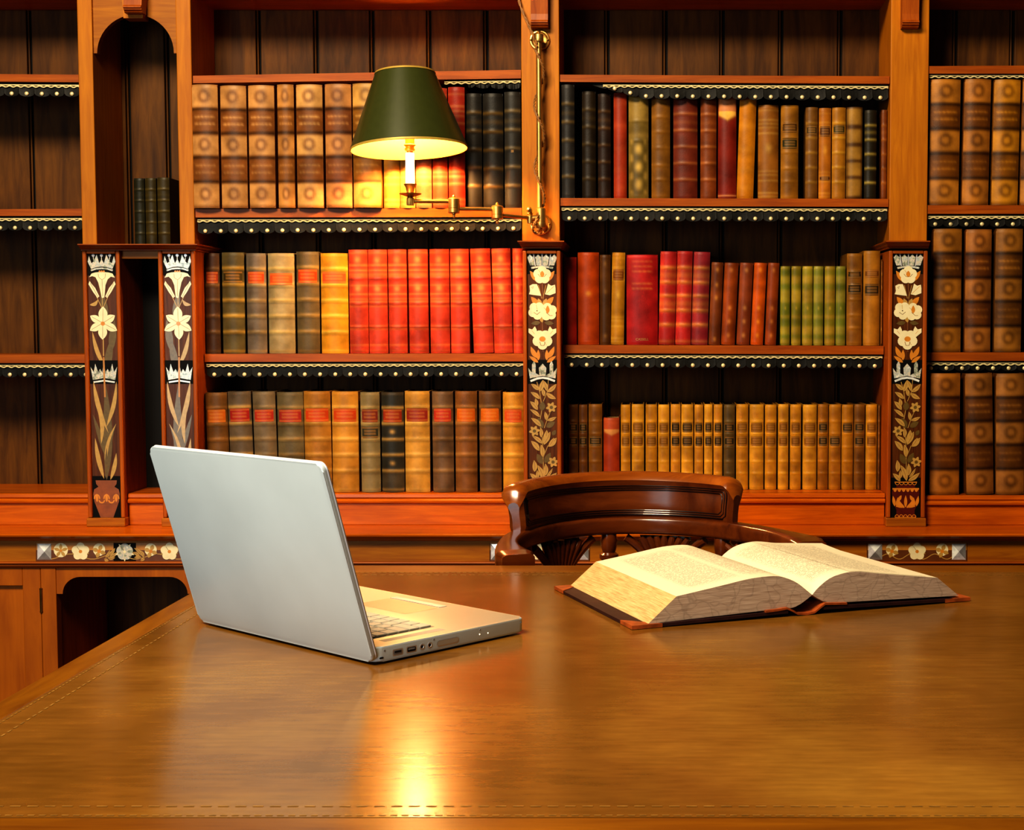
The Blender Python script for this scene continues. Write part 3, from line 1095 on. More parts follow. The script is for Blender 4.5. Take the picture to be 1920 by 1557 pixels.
    a.line([(-20, 970.3), (20, 970.3)], 1.2, OCHRE)
    a.line([(-25, 917), (25, 917)], 3, OCHRE)
    for i in range(6):
        c = -20 + 8 * i
        a.leaf(c, 917, c, 923, 6, OCHRE)
    a.leaf(0, 952, 0, 929, 6, OCHRE)
    for g in (-1, 1):
        a.leaf(g * 2, 952, g * 15, 933, 11, OCHRE, g * 0.25)
        a.leaf(g * 14, 940, g * 8, 929, 6, OCHRE)
        a.leaf(g * 20, 950, g * 24, 930, 6, OCHRE)
        a.line([(g * 2, 952), (g * 10, 951), (g * 18, 950)], 1.6, OCHRE)
    a.done('vase_inlay', parent)

blossom_pilaster(lambda y: 1016.4 + 0.0047 * (y - 480), PILO_M)
blossom_pilaster(lambda y: 1703.3 - 0.0115 * (y - 480), PILO_R)

# frieze marquetry: pearl pyramids and roses
def frieze(xc0, items, x0, x1, black=None):
    Y = Y_FR - 0.0006
    a = Art(lambda y: xc0, Y)
    a.poly([(x0, 1018.5), (x1, 1018.5), (x1, 1052.5), (x0, 1052.5)], TANW)
    a.poly([(x0, 1032), (x1, 1032), (x1, 1052.5), (x0, 1052.5)], BROWNW)
    if black:
        a.poly([(black[0], 1018.5), (black[1], 1018.5), (black[1], 1052.5), (black[0], 1052.5)], EBONY)
    n = 40
    a.line([(x0 + 4 + (x1 - x0 - 8) * i / n, 1044 + 5 * math.sin(i / n * math.pi * 8)) for i in range(n + 1)], 1.4, GOLDW)
    for x, kind in items:
        if kind == 'square':
            continue
        if kind == 'rose':
            for i in range(5):
                an = math.radians(-54 + 72 * i)
                a.leaf(x, 1034, x + 17 * math.cos(an), 1034 + 16 * math.sin(an), 5, GOLDW)
            a.flower(x, 1034.5, 16, 5, CREAM, OCHRE, -90, .98, LINEB, 0.2)
        elif kind == 'back':
            a.disc(x, 1032, 13.5, CREAM)
            a.star(x, 1033, 13.5, 5, GOLDW, -90, 0.22)
            a.disc(x, 1033, 2.5, OCHRE)
        elif kind == 'side':
            a.disc(x, 1031, 11.5, CREAM, ry=12)
            a.star(x, 1034, 13, 4, GOLDW, -70, 0.3)
            a.disc(x, 1034, 3.5, OCHRE)
        elif kind == 'pearl':
            for i in range(5):
                an = math.radians(-54 + 72 * i)
                a.leaf(x, 1035, x + 19 * math.cos(an), 1035 + 18 * math.sin(an), 6, CREAM)
            a.flower(x, 1035, 15, 5, IRID, CREAM, -90, 1.15, LINEB, 0.18)
        elif kind == 'sprig':
            for (dx, dy, ex, ey) in ((-10, 12, -2, -2), (-6, 8, 8, -6), (-2, 10, 12, 2), (-6, 12, 8, 12), (-12, 14, -4, 18)):
                g = 1 if x < 0 else -1
                a.leaf(x + g * dx, 1034 + dy, x + g * ex, 1034 + ey, 6, GOLDW, 0.1, LINEB)
    o = a.done('frieze_inlay', BC)
    for x, kind in items:
        if kind == 'square':
            mb = MB()
            c = [P(xc0 + x + dx, y, Y_FR - 0.0005) for dx, y in ((-15.5, 1018.5), (15.5, 1018.5), (15.5, 1052.5), (-15.5, 1052.5))]
            mb.add(c, [(0, 1, 2, 3)], EBONY)
            c = [P(xc0 + x + dx, y, Y_FR - 0.001) for dx, y in ((-13, 1020), (13, 1020), (13, 1050), (-13, 1050))]
            ap = P(xc0 + x, 1035, Y_FR - 0.009)
            for i in range(4):
                mb.add([c[i], c[(i + 1) % 4], ap], [(0, 1, 2)], PEARLS[i if x < 0 else (i + 1) % 4])
            t = mb.build('pearl_tile', None, o, fixn=False)
            t['label'] = 'square mother-of-pearl pyramid tile'
frieze(234, [(-151, 'square'), (-120, 'back'), (-83, 'rose'), (-48, 'side'), (-26, 'sprig'), (0, 'pearl'), (26, 'sprig'), (49, 'side'), (84, 'rose'), (120, 'back'), (151, 'square')], -166, 166, (-21, 21))
SM = [(-78.5, 'square'), (-47, 'side'), (0, 'rose'), (47, 'side'), (78.5, 'square')]
frieze(1012, SM, -93, 93)
frieze(1719.5, SM, -93, 93)
# ------------------------------------------------------------------ shelved books
def gs(v, c, w):
    return math.exp(-((v - c) / w) ** 2)

def sstep(v, a, b, s=0.012):
    def sg(x):
        return 1 / (1 + math.exp(-max(-40, min(40, x))))
    return sg((v - a) / s * 2.2) * sg((b - v) / s * 2.2)

def style_fn(st, c, rnd):
    """returns f(u,v)->rgb (v: 0 head .. 1 tail, u: -1..1) and the raised band heights"""
    base = hx(c[0])
    c2 = hx(c[1]) if len(c) > 1 else mul(base, 1.5)
    dk = mul(base, 0.42)
    jit = [rnd.uniform(-.008, .008) for _ in range(8)]
    if st == 'gilt':
        bands = [.20, .39, .59, .785]
        med = [.095, .485, .885]
        def f(u, v):
            k = c2
            col = mix(mul(base, .62), c2, max(sstep(v, .0, .185), sstep(v, .41, .57), sstep(v, .80, .985)))
            for m in med:
                d = math.hypot(u * .62, (v - m) * 5.2)
                col = mix(col, mul(base, .5), 0.75 * gs(d, .21, .10))
                col = mix(col, mul(c2, 1.0), 0.6 * gs(d, 0, .09))
            for l in (.262, .318, .655, .712):
                if abs(u) < .78:
                    col = mix(col, mul(c2, 1.12), (.75 if l < .5 else .4) * gs(v, l, .011) * (0.75 + .25 * math.sin(u * 19 + l * 40)))
            for bnd in bands:
                col = mix(col, mul(base, .16), .95 * gs(v, bnd, .015))
            return col
        return f, []
    if st == 'calf':
        rb = [.155, .315, .47, .625, .785]
        def f(u, v):
            col = base
            for i, q in enumerate(rb):
                col = mix(col, c2, .75 * gs(v, q, .018))
                col = mix(col, dk, .45 * gs(v, q + .03, .009))
            col = mix(col, c2, .6 * gs(v, .975, .012))
            if len(c) > 2:
                for p0, p1 in ((.03, .14), (.335, .455), (.49, .61), (.645, .77)):
                    col = mix(col, hx(c[2]), .9 * sstep(v, p0, p1, .01))
                for m in (.395, .71):
                    col = mix(col, c2, gs(math.hypot(u * .5, (v - m) * 5), 0, .1))
            return col
        return f, rb
    if st == 'band':
        rb = [.17, .33, .49, .65, .81]
        def f(u, v):
            col = base
            for q in rb:
                col = mix(col, c2, .9 * gs(v, q + jit[0], .014))
            col = mix(col, c2, .35 * gs(v, .25, .02))
            return col
        return f, rb
    if st == 'red':
        def f(u, v):
            col = base
            for q, k in ((.035, .4), (.15, .8), (.20, .8), (.235, .6), (.255, .6), (.345, .5), (.43, .7), (.475, .5), (.50, .55), (.545, .5), (.735, .3), (.765, .45), (.92, .5), (.975, .3)):
                col = mix(col, c2, k * gs(v, q, .010))
            for q in (.285, .525, .75):
                col = mix(col, dk, .6 * gs(v, q, .006))
            for q in (.10, .375):
                col = mix(col, mul(c2, 1.1), .9 * gs(math.hypot(u * .5, (v - q) * 5), 0, .16))
            return col
        return f, [.285, .525, .75]
    if st == 'lines':
        def f(u, v):
            col = base
            for q, k in ((.06, .3), (.16, .5), (.20, .5), (.24, .4), (.30, .5), (.70, .4), (.74, .4), (.80, .5), (.93, .6), (.97, .5)):
                col = mix(col, c2, k * gs(v, q, .011))
            d = math.hypot(u * .4, (v - .46) * 2.6)
            col = mix(col, mul(c2, 1.2), .8 * gs(d, 0, .12))
            return col
        return f, []
    if st == 'stars':
        def f(u, v):
            col = mix(base, c2, .5 * max(sstep(v, .02, .25), gs(v, .39, .03)))
            for m in (.52, .69, .86):
                d = math.hypot(u * .75, (v - m) * 5.2)
                col = mix(col, dk, .6 * gs(d, .42, .2))
                col = mix(col, mul(c2, 1.35), .95 * gs(d, 0, .22))
                for g in (-1, 1):
                    for h in (-.07, .07):
                        col = mix(col, c2, .7 * gs(math.hypot((u - g * .7) * .75, (v - m - h) * 5.2), 0, .12))
            return col
        return f, [.25, .44]
    if st == 'dots':
        ds = c[2] if len(c) > 2 else (.09, .55, .715, .885)
        def f(u, v):
            col = base
            col = mix(col, mul(base, 1.35), .6 * max(gs(v, .24, .04), gs(v, .40, .05)))
            for m in ds:
                col = mix(col, c2, .95 * gs(math.hypot(u * .55, (v - m) * 5.2), 0, .14))
            return col
        return f, []
    if st == 'green':
        def f(u, v):
            col = base
            for p0, p1 in ((0, .04), (.12, .22), (.30, .46), (.62, .66), (.76, .86), (.92, 1.0)):
                col = mix(col, c2, .75 * sstep(v, p0, p1, .02))
            col = mix(col, mul(c2, 1.25), .8 * gs(math.hypot(u * .6, (v - .53) * 5), 0, .1))
            return col
        return f, []
    if st == 'small':
        def f(u, v):
            col = base
            for m in (.12, .60, .74, .89):
                col = mix(col, c2, .55 * gs(math.hypot(u * .75, (v - m) * 9), 0, .42))
            for q in (.015, .20, .345, .50, .67, .81, .97):
                col = mix(col, mul(base, 1.35), .45 * gs(v, q, .018))
            return col
        return f, [.2, .345, .5, .67, .81]
    if st == 'crim':
        rb = [.175, .33, .475, .63, .785]
        def f(u, v):
            col = base
            for q in rb:
                col = mix(col, c2, .85 * gs(v, q, .022) * (1 - .3 * abs(u)))
            for q in (.255, .56):
                col = mix(col, c2, .45 * gs(v, q, .04))
            col = mix(col, c2, .4 * gs(v, .965, .02))
            return col
        return f, rb
    if st == 'wide':
        def f(u, v):
            col = base
            for q, k in ((.075, .45), (.13, .5), (.185, .7), (.32, .7), (.375, .7)):
                if abs(u) < .58:
                    col = mix(col, c2, k * gs(v, q, .012) * (.75 + .25 * math.sin(u * 23 + q * 90)))
            return mix(col, mul(base, 1.3), .4 * gs(v, .03, .01))
        return f, []
    if st == 'hexlab':
        def f(u, v):
            col = base
            edge = .245 - .05 * abs(u)
            t = 1 / (1 + math.exp(max(-30, min(30, (v - edge) * 160))))
            t2 = mix(hx(c[1]), hx(c[2]), 1 if v > .16 else 0.0)
            if abs(u) < .92:
                col = mix(col, t2, t)
            col = mix(col, c2, .9 * gs(v, .965, .009))
            return col
        return f, []
    if st == 'grid':
        def f(u, v):
            col = base
            for p0, p1 in ((.02, .19), (.24, .385), (.43, .565), (.60, .74), (.78, .96)):
                col = mix(col, c2, sstep(v, p0, p1, .012) * (1 if abs(u) < .85 else .4))
            return col
        return f, []
    def f(u, v):
        col = base
        for q in (.1, .3, .52, .72, .9):
            col = mix(col, c2, .25 * gs(v, q + jit[int(q * 8)], .03))
        return col
    return f, []

def spine_patch(w, h, bulge, v0, v1, nu, nv, off, f, rb, xin=0.0):
    vs, cs, fs = [], [], []
    for j in range(nv + 1):
        v = v0 + (v1 - v0) * j / nv
        for i in range(nu + 1):
            u = -1 + 2 * i / nu
            x = u * (w / 2 - xin)
            y = bulge * abs(u) ** 2.3
            rz = 0.0
            for q in rb:
                rz += 0.0016 * gs(v, q, .012)
            y -= rz * (1 - .5 * u * u) + off
            if v < .012 or v > .988:
                y += 0.0012
            vs.append((x, y, h * (1 - v)))
            cs.append(f(u, v))
    for j in range(nv):
        for i in range(nu):
            a = j * (nu + 1) + i
            fs.append((a, a + nu + 1, a + nu + 2, a + 1))
    return vs, fs, cs

ORD = ['first', 'second', 'third', 'fourth', 'fifth', 'sixth', 'seventh', 'eighth', 'ninth', 'tenth', 'eleventh', 'twelfth', 'thirteenth', 'fourteenth']
ALLBOOKS = []

def book(xl, xr, ytop, ybot, Y, st, cols, lean=0.0, depth=0.15, labels=(), zbase=None, lim=None):
    rnd = random.Random(int(xl * 13 + ytop))
    ym = (ytop + ybot) / 2
    xa, xc_ = Xp(xl, ym, Y), Xp(xr, ym, Y)
    if lim:
        xa, xc_ = max(xa, lim[0] + .0015), min(xc_, lim[1] - .0015)
    w = xc_ - xa
    zb = zbase if zbase is not None else Zp(ybot, Y, xl)
    ztop = P((xl + xr) / 2, ytop, Y).z
    h = ztop - zb
    bulge = min(0.011, 0.20 * w)
    root = empty('old_book', ((xa + xc_) / 2, Y, zb))
    if lean:
        ang = math.atan(lean * Y / F / h)
        root.rotation_euler = (0, ang, 0)
        root.location.x -= math.tan(ang) * h / 2
        root.location.z += abs(math.sin(ang)) * w / 2 * 0.98
    f, rb = style_fn(st, cols, rnd)
    nu, nv = (14 if w > .03 else 10), 84
    hh = h - 0.001
    vs, fs, cs = spine_patch(w, hh, bulge, 0, 1, nu, nv, 0, f, rb)
    mb = MB()
    mb.add(vs, fs, BOOKM, True)
    colr = list(cs)
    # thickness of the spine and the two boards
    edge = [(x, y + 0.003, z) for x, y, z in vs]
    t = 0.0028
    bc = mul(hx(cols[0]), .75)
    def bx(x0, x1, y0, y1, z0, z1, c):
        before = len(mb.v)
        mb.box(x0, x1, y0, y1, z0, z1, BOOKM, 0.0006, 1)
        colr.extend([c] * (len(mb.v) - before))
    bx(-w / 2, -w / 2 + t, bulge - .0005, depth, 0, hh, bc)
    bx(w / 2 - t, w / 2, bulge - .0005, depth, 0, hh, bc)
    o = len(mb.v)
    n = nu + 1
    topv = [(vs[i][0], vs[i][1] + 0.0025, vs[i][2]) for i in range(n)]
    botv = [(vs[nv * n + i][0], vs[nv * n + i][1] + 0.0025, vs[nv * n + i][2]) for i in range(n)]
    mb.add([vs[i] for i in range(n)] + topv, [(i, i + 1, n + i + 1, n + i) for i in range(n - 1)], BOOKM)
    mb.add([vs[nv * n + i] for i in range(n)] + botv, [(i, i + 1, n + i + 1, n + i) for i in range(n - 1)], BOOKM)
    colr += [mul(cs[i], .8) for i in range(n)] * 2 + [mul(cs[nv * n + i], .8) for i in range(n)] * 2
    mb.build('cover', BOOKM, root, world=False, cols=colr, fixn=False)
    pg = MB()
    pg.box(-w / 2 + t, w / 2 - t, bulge + .001, depth - .004, 0.003, hh - 0.005)
    pg.build('page_block', PAGES, root, world=False)
    for (v0, v1, lc) in labels:
        lb = hx(lc)
        def lf(u, v, lb=lb, v0=v0, v1=v1):
            c = lb
            for q in (.1, .9):
                c = mix(c, hx('#c98f45'), .5 * gs(v, v0 + (v1 - v0) * q, .006))
            for q in (.36, .62):
                if abs(u) < .6:
                    c = mix(c, hx('#c9924e'), .35 * gs(v, v0 + (v1 - v0) * q, .010))
            return c
        lv, lfs, lc_ = spine_patch(w, hh, bulge, v0, v1, nu, 16, 0.0007, lf, rb, 0.0012)
        lm = MB()
        lm.add(lv, lfs, LABELM, True)
        lm.build('title_label', LABELM, root, world=False, cols=lc_, fixn=False)
    return root

def row(name, group, Y, ybot, items, zbase=None, depth=0.15, lim=None):
    n = len(items)
    out = []
    for i, it in enumerate(items):
        xl, xr, yt, desc, st, cols = it[:6]
        kw = it[6] if len(it) > 6 else {}
        yy = kw.get('Y', Y)
        r = book(xl, xr, yt, ybot, yy, st, cols, kw.get('lean', 0), depth, kw.get('labels', ()), zbase(Xp((xl + xr) / 2, 300, yy)) if zbase else None, lim)
        if kw.get('pos'):
            pos = kw['pos']
        elif i < (n + 1) // 2:
            pos = ORD[i] + ' from left'
        else:
            pos = ORD[n - 1 - i] + ' from right'
        tag(r, '%s, %s on %s' % (desc, pos, name), 'book', group)
        out.append(r)
    return out

def sh(bay, i):
    return lambda X: SHELVES[(bay, i)]['top'](X) + 0.0006

TAN, TAN2 = '#a46630', '#bf8c54'
TANB, TANB2 = '#9a6428', '#bb8844'
# ---- upper shelf, lamp bay
A = []
for x0, x1, yt in ((354.5, 407.5, 157), (412, 461, 159), (464.5, 513.5, 158.5)):
    A.append((x0, x1, yt, 'tall tan gilt-tooled folio', 'gilt', (TAN, TAN2)))
A.append((519.5, 550.5, 157, 'narrow tan gilt-tooled folio', 'gilt', ('#a96c30', '#c0884a')))
A.append((554.5, 604, 157, 'tall tan gilt-tooled folio', 'gilt', (TAN, '#c5965a')))
A.append((608.5, 658, 156, 'tall reddish-tan gilt-tooled folio', 'gilt', ('#9d5f34', '#b9834e')))
A.append((660.5, 713, 155, 'tall tan folio half behind shade', 'gilt', ('#a8702c', '#c49450')))
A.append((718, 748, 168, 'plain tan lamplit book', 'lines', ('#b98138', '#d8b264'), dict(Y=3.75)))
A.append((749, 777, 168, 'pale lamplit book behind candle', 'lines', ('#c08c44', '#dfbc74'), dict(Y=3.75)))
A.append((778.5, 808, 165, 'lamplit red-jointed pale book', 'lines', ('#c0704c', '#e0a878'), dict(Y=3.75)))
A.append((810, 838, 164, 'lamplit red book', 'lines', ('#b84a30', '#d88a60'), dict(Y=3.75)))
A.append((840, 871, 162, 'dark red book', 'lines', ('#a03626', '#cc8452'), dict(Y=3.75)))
A.append((873, 903, 174, 'worn black book', 'band', ('#33302c', '#6a5430'), dict(Y=3.765)))
A.append((905, 943, 174, 'worn black book with scuffed head', 'band', ('#2f2b26', '#6c5226'), dict(Y=3.765)))
A.append((945.5, 976, 171, 'black book with gilt rules', 'band', ('#35312b', '#6f5c3a'), dict(Y=3.765)))
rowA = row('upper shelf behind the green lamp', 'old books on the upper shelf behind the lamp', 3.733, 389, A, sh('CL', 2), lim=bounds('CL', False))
# ---- middle shelf, lamp bay
RL = (.185, .30)
B = [
    (383, 411, 474, 'dark brown book with dull red label', 'calf', ('#4a3322', '#6e5230'), dict(labels=((*RL, '#8a3620'),))),
    (415, 457, 472.5, 'olive book with broad gold bands', 'calf', ('#5c5030', '#b08a3c'), dict(labels=((*RL, '#3a3218'),))),
    (461, 498, 474, 'grey-brown book with red label', 'calf', ('#6e6152', '#9a8052'), dict(labels=((*RL, '#b04420'),))),
    (501.5, 551, 474, 'thick pale calf book with red label', 'calf', ('#9a8660', '#b89a5c'), dict(labels=((.20, .315, '#c8562a'),))),
    (555, 597.5, 471, 'olive-brown book with bright red label', 'calf', ('#68583c', '#9a7a44'), dict(labels=((.175, .305, '#c2441c'),))),
    (600.5, 651.5, 474, 'golden yellow book with orange-red label', 'calf', ('#c88a26', '#e0b048'), dict(labels=((.185, .30, '#c8542a'),))),
]
rx = [(653.5, 689), (690, 725.5), (727.5, 762), (765.5, 802), (805.5, 842), (844, 879), (884, 921.5), (923.5, 958.5), (961.5, 980.5)]
for i, (x0, x1) in enumerate(rx):
    B.append((x0, x1, 467.5 - i * .3, 'leaning scarlet ribbed book' if i == 6 else 'scarlet ribbed book', 'red', ('#b8442e', '#cf7c42'), dict(lean=-6 if i == 6 else (-4.5 if i == 7 else -1))))
row('middle shelf below the lamp', 'old books on the middle shelf below the lamp', 3.765, 663, B, sh('CL', 3), lim=bounds('CL', True))
# ---- bottom shelf, lamp bay
LC = (.17, .30)
C = [
    (386, 427, 736, 'brown book with orange label', 'calf', ('#6b4a24', '#8a6030'), dict(lean=-4, labels=((*LC, '#a85a1c'),))),
    (428.5, 472, 734, 'banded grey-brown book with crimson label', 'calf', ('#665642', '#b59050'), dict(lean=-5, labels=((*LC, '#9c2a26'),))),
    (474.5, 517, 734, 'taupe book with crimson label', 'calf', ('#75644c', '#8c7450'), dict(lean=-4, labels=((.18, .30, '#a8382a'),))),
    (519.5, 568.5, 735, 'thick olive-brown book with crimson label', 'calf', ('#6c5e42', '#95794a'), dict(lean=-2, labels=((.175, .30, '#9c342c'),))),
    (569.5, 619.5, 733.5, 'tawny calf book with red label', 'calf', ('#a8742e', '#bf9148'), dict(lean=-2, labels=((*LC, '#b8461e'),))),
    (621.5, 671, 733.5, 'golden calf book with stained foot', 'calf', ('#bb8434', '#cfa050'), dict(labels=((*LC, '#b8481f'),))),
    (675.5, 711.5, 735, 'grey-olive book with maroon label', 'calf', ('#857450', '#a58c58'), dict(lean=-1, labels=((*LC, '#7a3428'), (.345, .46, '#3c3c30')))),
    (714.5, 756.5, 735, 'black tan-banded book with red label', 'calf', ('#4f4432', '#b89250', '#35332b'), dict(labels=((*LC, '#93361f'),))),
    (758.5, 805, 733, 'honey calf book with maroon label', 'calf', ('#c08e40', '#d0a456'), dict(labels=((*LC, '#923428'),))),
    (810, 849.5, 733.5, 'mauve-brown book with scarlet label', 'calf', ('#71563c', '#987448'), dict(lean=-1, labels=((*LC, '#b43a2a'),))),
    (853, 894, 733, 'chestnut book with orange label', 'calf', ('#84572c', '#a5743e'), dict(labels=((*LC, '#c05f1a'),))),
    (898, 939, 733, 'dark brown book with orange label', 'calf', ('#6d4c2c', '#957040'), dict(lean=-1, labels=((*LC, '#c4661c'),))),
    (942.5, 981, 735, 'golden calf book with orange-red label', 'calf', ('#bd8632', '#d8a648'), dict(labels=((*LC, '#c4562a'),))),
]
row('bottom shelf behind the laptop', 'old books on the bottom shelf behind the laptop', 3.742, 926, C, lambda X: Z_BOT + 0.0006, lim=bounds('CL', True))
# ---- upper shelf, bay right of the lamp column
D = [
    (1052.5, 1077, 157.5, 'slate black book with gilt rules', 'band', ('#322e2a', '#6a5632'), dict(Y=3.757)),
    (1091, 1117, 170, 'very dark brown book', 'band', ('#2e2316', '#4b3a1c')),
    (1121, 1145, 174.5, 'small blackish brown book', 'band', ('#33231a', '#5b3f20')),
    (1150.5, 1175, 173, 'slim red book', 'plain', ('#9a3a1e', '#b0562c')),
    (1178.5, 1216, 177, 'olive book with gold stars', 'stars', ('#7c6630', '#a98a46')),
    (1221.5, 1256.5, 180, 'mottled brown book', 'small', ('#855a1e', '#5d3c18')),
    (1262.5, 1308, 180, 'thick maroon book with raised bands', 'band', ('#70301c', '#96572c')),
    (1313.5, 1343.5, 182, 'russet book with gilt lines', 'band', ('#7c4018', '#a2602a')),
    (1346.5, 1381, 176, 'dark red book with pointed label', 'hexlab', ('#7c2616', '#c88452', '#e0ae52')),
    (1384.5, 1416, 176, 'amber leaning book', 'plain', ('#bd7a14', '#d09432'), dict(lean=6)),
    (1422, 1460, 195.5, 'thick tan book with gilt ornament', 'lines', ('#946020', '#bb9046')),
    (1464.5, 1497.5, 196, 'tan book with dark label, left of the gap', 'small', ('#98681e', '#7a4e18'), dict(labels=((.18, .29, '#5a3c18'), (.35, .46, '#33321a')), pos='')),
    (1510.5, 1533.5, 200, 'slim brown book', 'band', ('#7a5320', '#a0762e'), dict(labels=((.20, .30, '#4a3a1e'),))),
    (1535.5, 1558.5, 201.5, 'slim orange-tan book with dark bands', 'lines', ('#b06e1c', '#cb9236'), dict(labels=((.20, .31, '#523018'), (.745, .79, '#45200f')))),
    (1560.5, 1586, 200.5, 'tan book with green-black label', 'band', ('#a4701e', '#bd8c2c'), dict(labels=((.19, .285, '#3c3a1c'),))),
    (1587.5, 1617.5, 199.5, 'brown book with gold square panels', 'grid', ('#5a3a16', '#a27a34')),
    (1621.5, 1644, 205.5, 'black book with gold bands', 'band', ('#2b2416', '#94803e')),
    (1652.5, 1665.5, 205, 'narrow maroon book', 'band', ('#7c4418', '#a0642a')),
]
def fixD(items):
    out = []
    for it in items:
        it = list(it)
        if len(it) > 6 and it[6].get('pos') == '':
            it[6].pop('pos')
            it[3] = 'dark-labelled tan book beside gap'
        out.append(tuple(it))
    return out
row('upper shelf right of brass lamp', 'old books on the upper shelf right of the lamp column', 3.787, 372, fixD(D), sh('CR', 2), lim=bounds('CR', False))
# ---- middle shelf, same bay
E = [
    (1053.5, 1081, 481.5, 'crimson book', 'plain', ('#a42c1e', '#bb4028')),
    (1083, 1123, 472.5, 'thick orange-red book with gold star', 'dots', ('#a6440e', '#c9822e', (.445,))),
    (1124.5, 1145, 477, 'dark brown slim book', 'dots', ('#563410', '#7d5626', (.1, .41, .9))),
    (1146.5, 1171, 473, 'golden yellow slim book', 'lines', ('#b07a1e', '#c99a3a'), dict(lean=3, labels=((.185, .30, '#7e4818'),))),
    (1174.5, 1233.5, 477, 'widest crimson book, gilt title lines', 'wide', ('#a22220', '#c5703c')),
    (1236.5, 1267, 471, 'crimson book with gold bands', 'crim', ('#a32a26', '#c27a3a'), dict(lean=4)),
    (1268, 1297, 470.5, 'crimson book with gold bands', 'crim', ('#a62c28', '#c67e3e'), dict(lean=4)),
    (1298.5, 1329.5, 472, 'purple-red book with gold bands', 'crim', ('#872a30', '#b87a40'), dict(lean=5)),
    (1331.5, 1353.5, 491.5, 'brown gilt-dotted book', 'dots', ('#6f3a16', '#ab7434', (.09, .27, .43, .93)), dict(lean=6)),
    (1355.5, 1381.5, 492.5, 'orange-brown gilt-dotted book', 'dots', ('#88400f', '#b9743a'), dict(lean=7)),
    (1384.5, 1409, 492.5, 'red-brown gilt-dotted book', 'dots', ('#7a3c1c', '#b07844'), dict(lean=7)),
    (1411, 1434.5, 492.5, 'bright orange gilt-dotted book', 'dots', ('#b2520a', '#d08024'), dict(lean=7)),
    (1437.5, 1458.5, 492.5, 'russet gilt-dotted book', 'dots', ('#873f12', '#b87436'), dict(lean=6)),
]
gx = [(1463.5, 1481.5), (1484, 1502), (1504.5, 1524), (1525.5, 1544), (1546.5, 1566), (1567.5, 1585.5)]
gc = [('#6e7020', '#a08a30'), ('#7c7420', '#a88a30'), ('#867c26', '#b29236'), ('#78782a', '#a4903c'), ('#80741e', '#b08c30'), ('#6c7024', '#988a38')]
for (x0, x1), c in zip(gx, gc):
    E.append((x0, x1, 498.5, 'small moss-green book', 'green', c))
E += [
    (1588, 1617, 474.5, 'brown book with two black labels', 'small', ('#8d601e', '#6e4414'), dict(labels=((.185, .265, '#2f2a16'), (.325, .44, '#2c2818')))),
    (1619.5, 1650.5, 469.5, 'tall tan book with black label', 'plain', ('#a06e22', '#b07e30'), dict(labels=((.35, .47, '#3a2e16'), (.20, .28, '#6c4416')))),
    (1652, 1664, 486, 'narrow gold-brown book', 'band', ('#885418', '#a6742a')),
]
row('middle shelf right of lamp column', 'old books on the middle shelf right of the lamp column', 3.785, 647.5, E, sh('CR', 3), lim=bounds('CR', True))
# ---- bottom shelf, same bay
fx = [(1053.5, 1063.5), (1065.5, 1084), (1085.5, 1101.5), (1103.5, 1129), (1131.5, 1161.5), (1164, 1182), (1184.5, 1207.5), (1210.5, 1232), (1234, 1255), (1257.5, 1276), (1277.5, 1300), (1302, 1318.5), (1320.5, 1336), (1338, 1354.5), (1357, 1378), (1380.5, 1403),
      (1405.5, 1432), (1434.5, 1456), (1459, 1478.5), (1481.5, 1502), (1505.5, 1531.5), (1533.5, 1553), (1554.5, 1577), (1578.5, 1600), (1601.5, 1621.5), (1623.5, 1644.5), (1646, 1661)]
U, L = (.215, .325), (.375, .485)
fd = {0: ('narrow dark olive book', ('#4a3a18', '#332708'), 'LK'), 1: ('brown book with black labels', ('#6a451a', '#4c2d10'), 'ULK'), 2: ('slim brown book with black labels', ('#70461c', '#552e12'), 'ULK'),
      3: ('tawny book with lower black label', ('#8a5a1e', '#6b3d12'), 'LK'), 4: ('short brick-red book', None, ''), 14: ('dark-footed brown book with black labels', ('#66502a', '#47341a'), 'ULK'),
      21: ('tan book with two black labels', ('#a06a1c', '#7d4a14'), 'ULK'), 22: ('tan book with lower black label', ('#a4701e', '#8a5014'), 'LK'), 23: ('tan book with upper black label', ('#a8731c', '#8f5a14'), 'UK'), 24: ('brown book with two black labels', ('#80561e', '#5f3710'), 'ULK'),
      26: ('slim brown book with dark spots', ('#7a501e', '#3d1d0a'), '')}
Fr = []
for i, (x0, x1) in enumerate(fx):
    if i == 4:
        Fr.append((x0, x1, 783, 'short brick-red book', 'hexlab', ('#a0401c', '#b0522c', '#c8884a')))
        continue
    if i in fd:
        d, c, lb = fd[i]
    elif 9 <= i <= 13:
        d, c, lb = 'gold-brown book with two black labels', (('#c2882a', '#9c5a1a') if i % 2 else ('#cc942e', '#aa6c1c')), 'ULK'
    else:
        d, c, lb = 'gold-brown book with faded brown labels', (('#bd8424', '#955c18') if i % 2 else ('#c48e2c', '#9e621c')), 'ULB'
    k = '#332d1c' if 'K' in lb else '#7a5218'
    labs = tuple((*q, k) for q, n_ in ((U, 'U'), (L, 'L')) if n_ in lb)
    Fr.append((x0, x1, 757.5 + (i % 3) * .4, d, 'small', c, dict(labels=labs)))
row('bottom shelf above the chair', 'old books on the bottom shelf above the chair', 3.80, 920, Fr, lambda X: Z_BOT + 0.0006, depth=0.14, lim=bounds('CR', True))
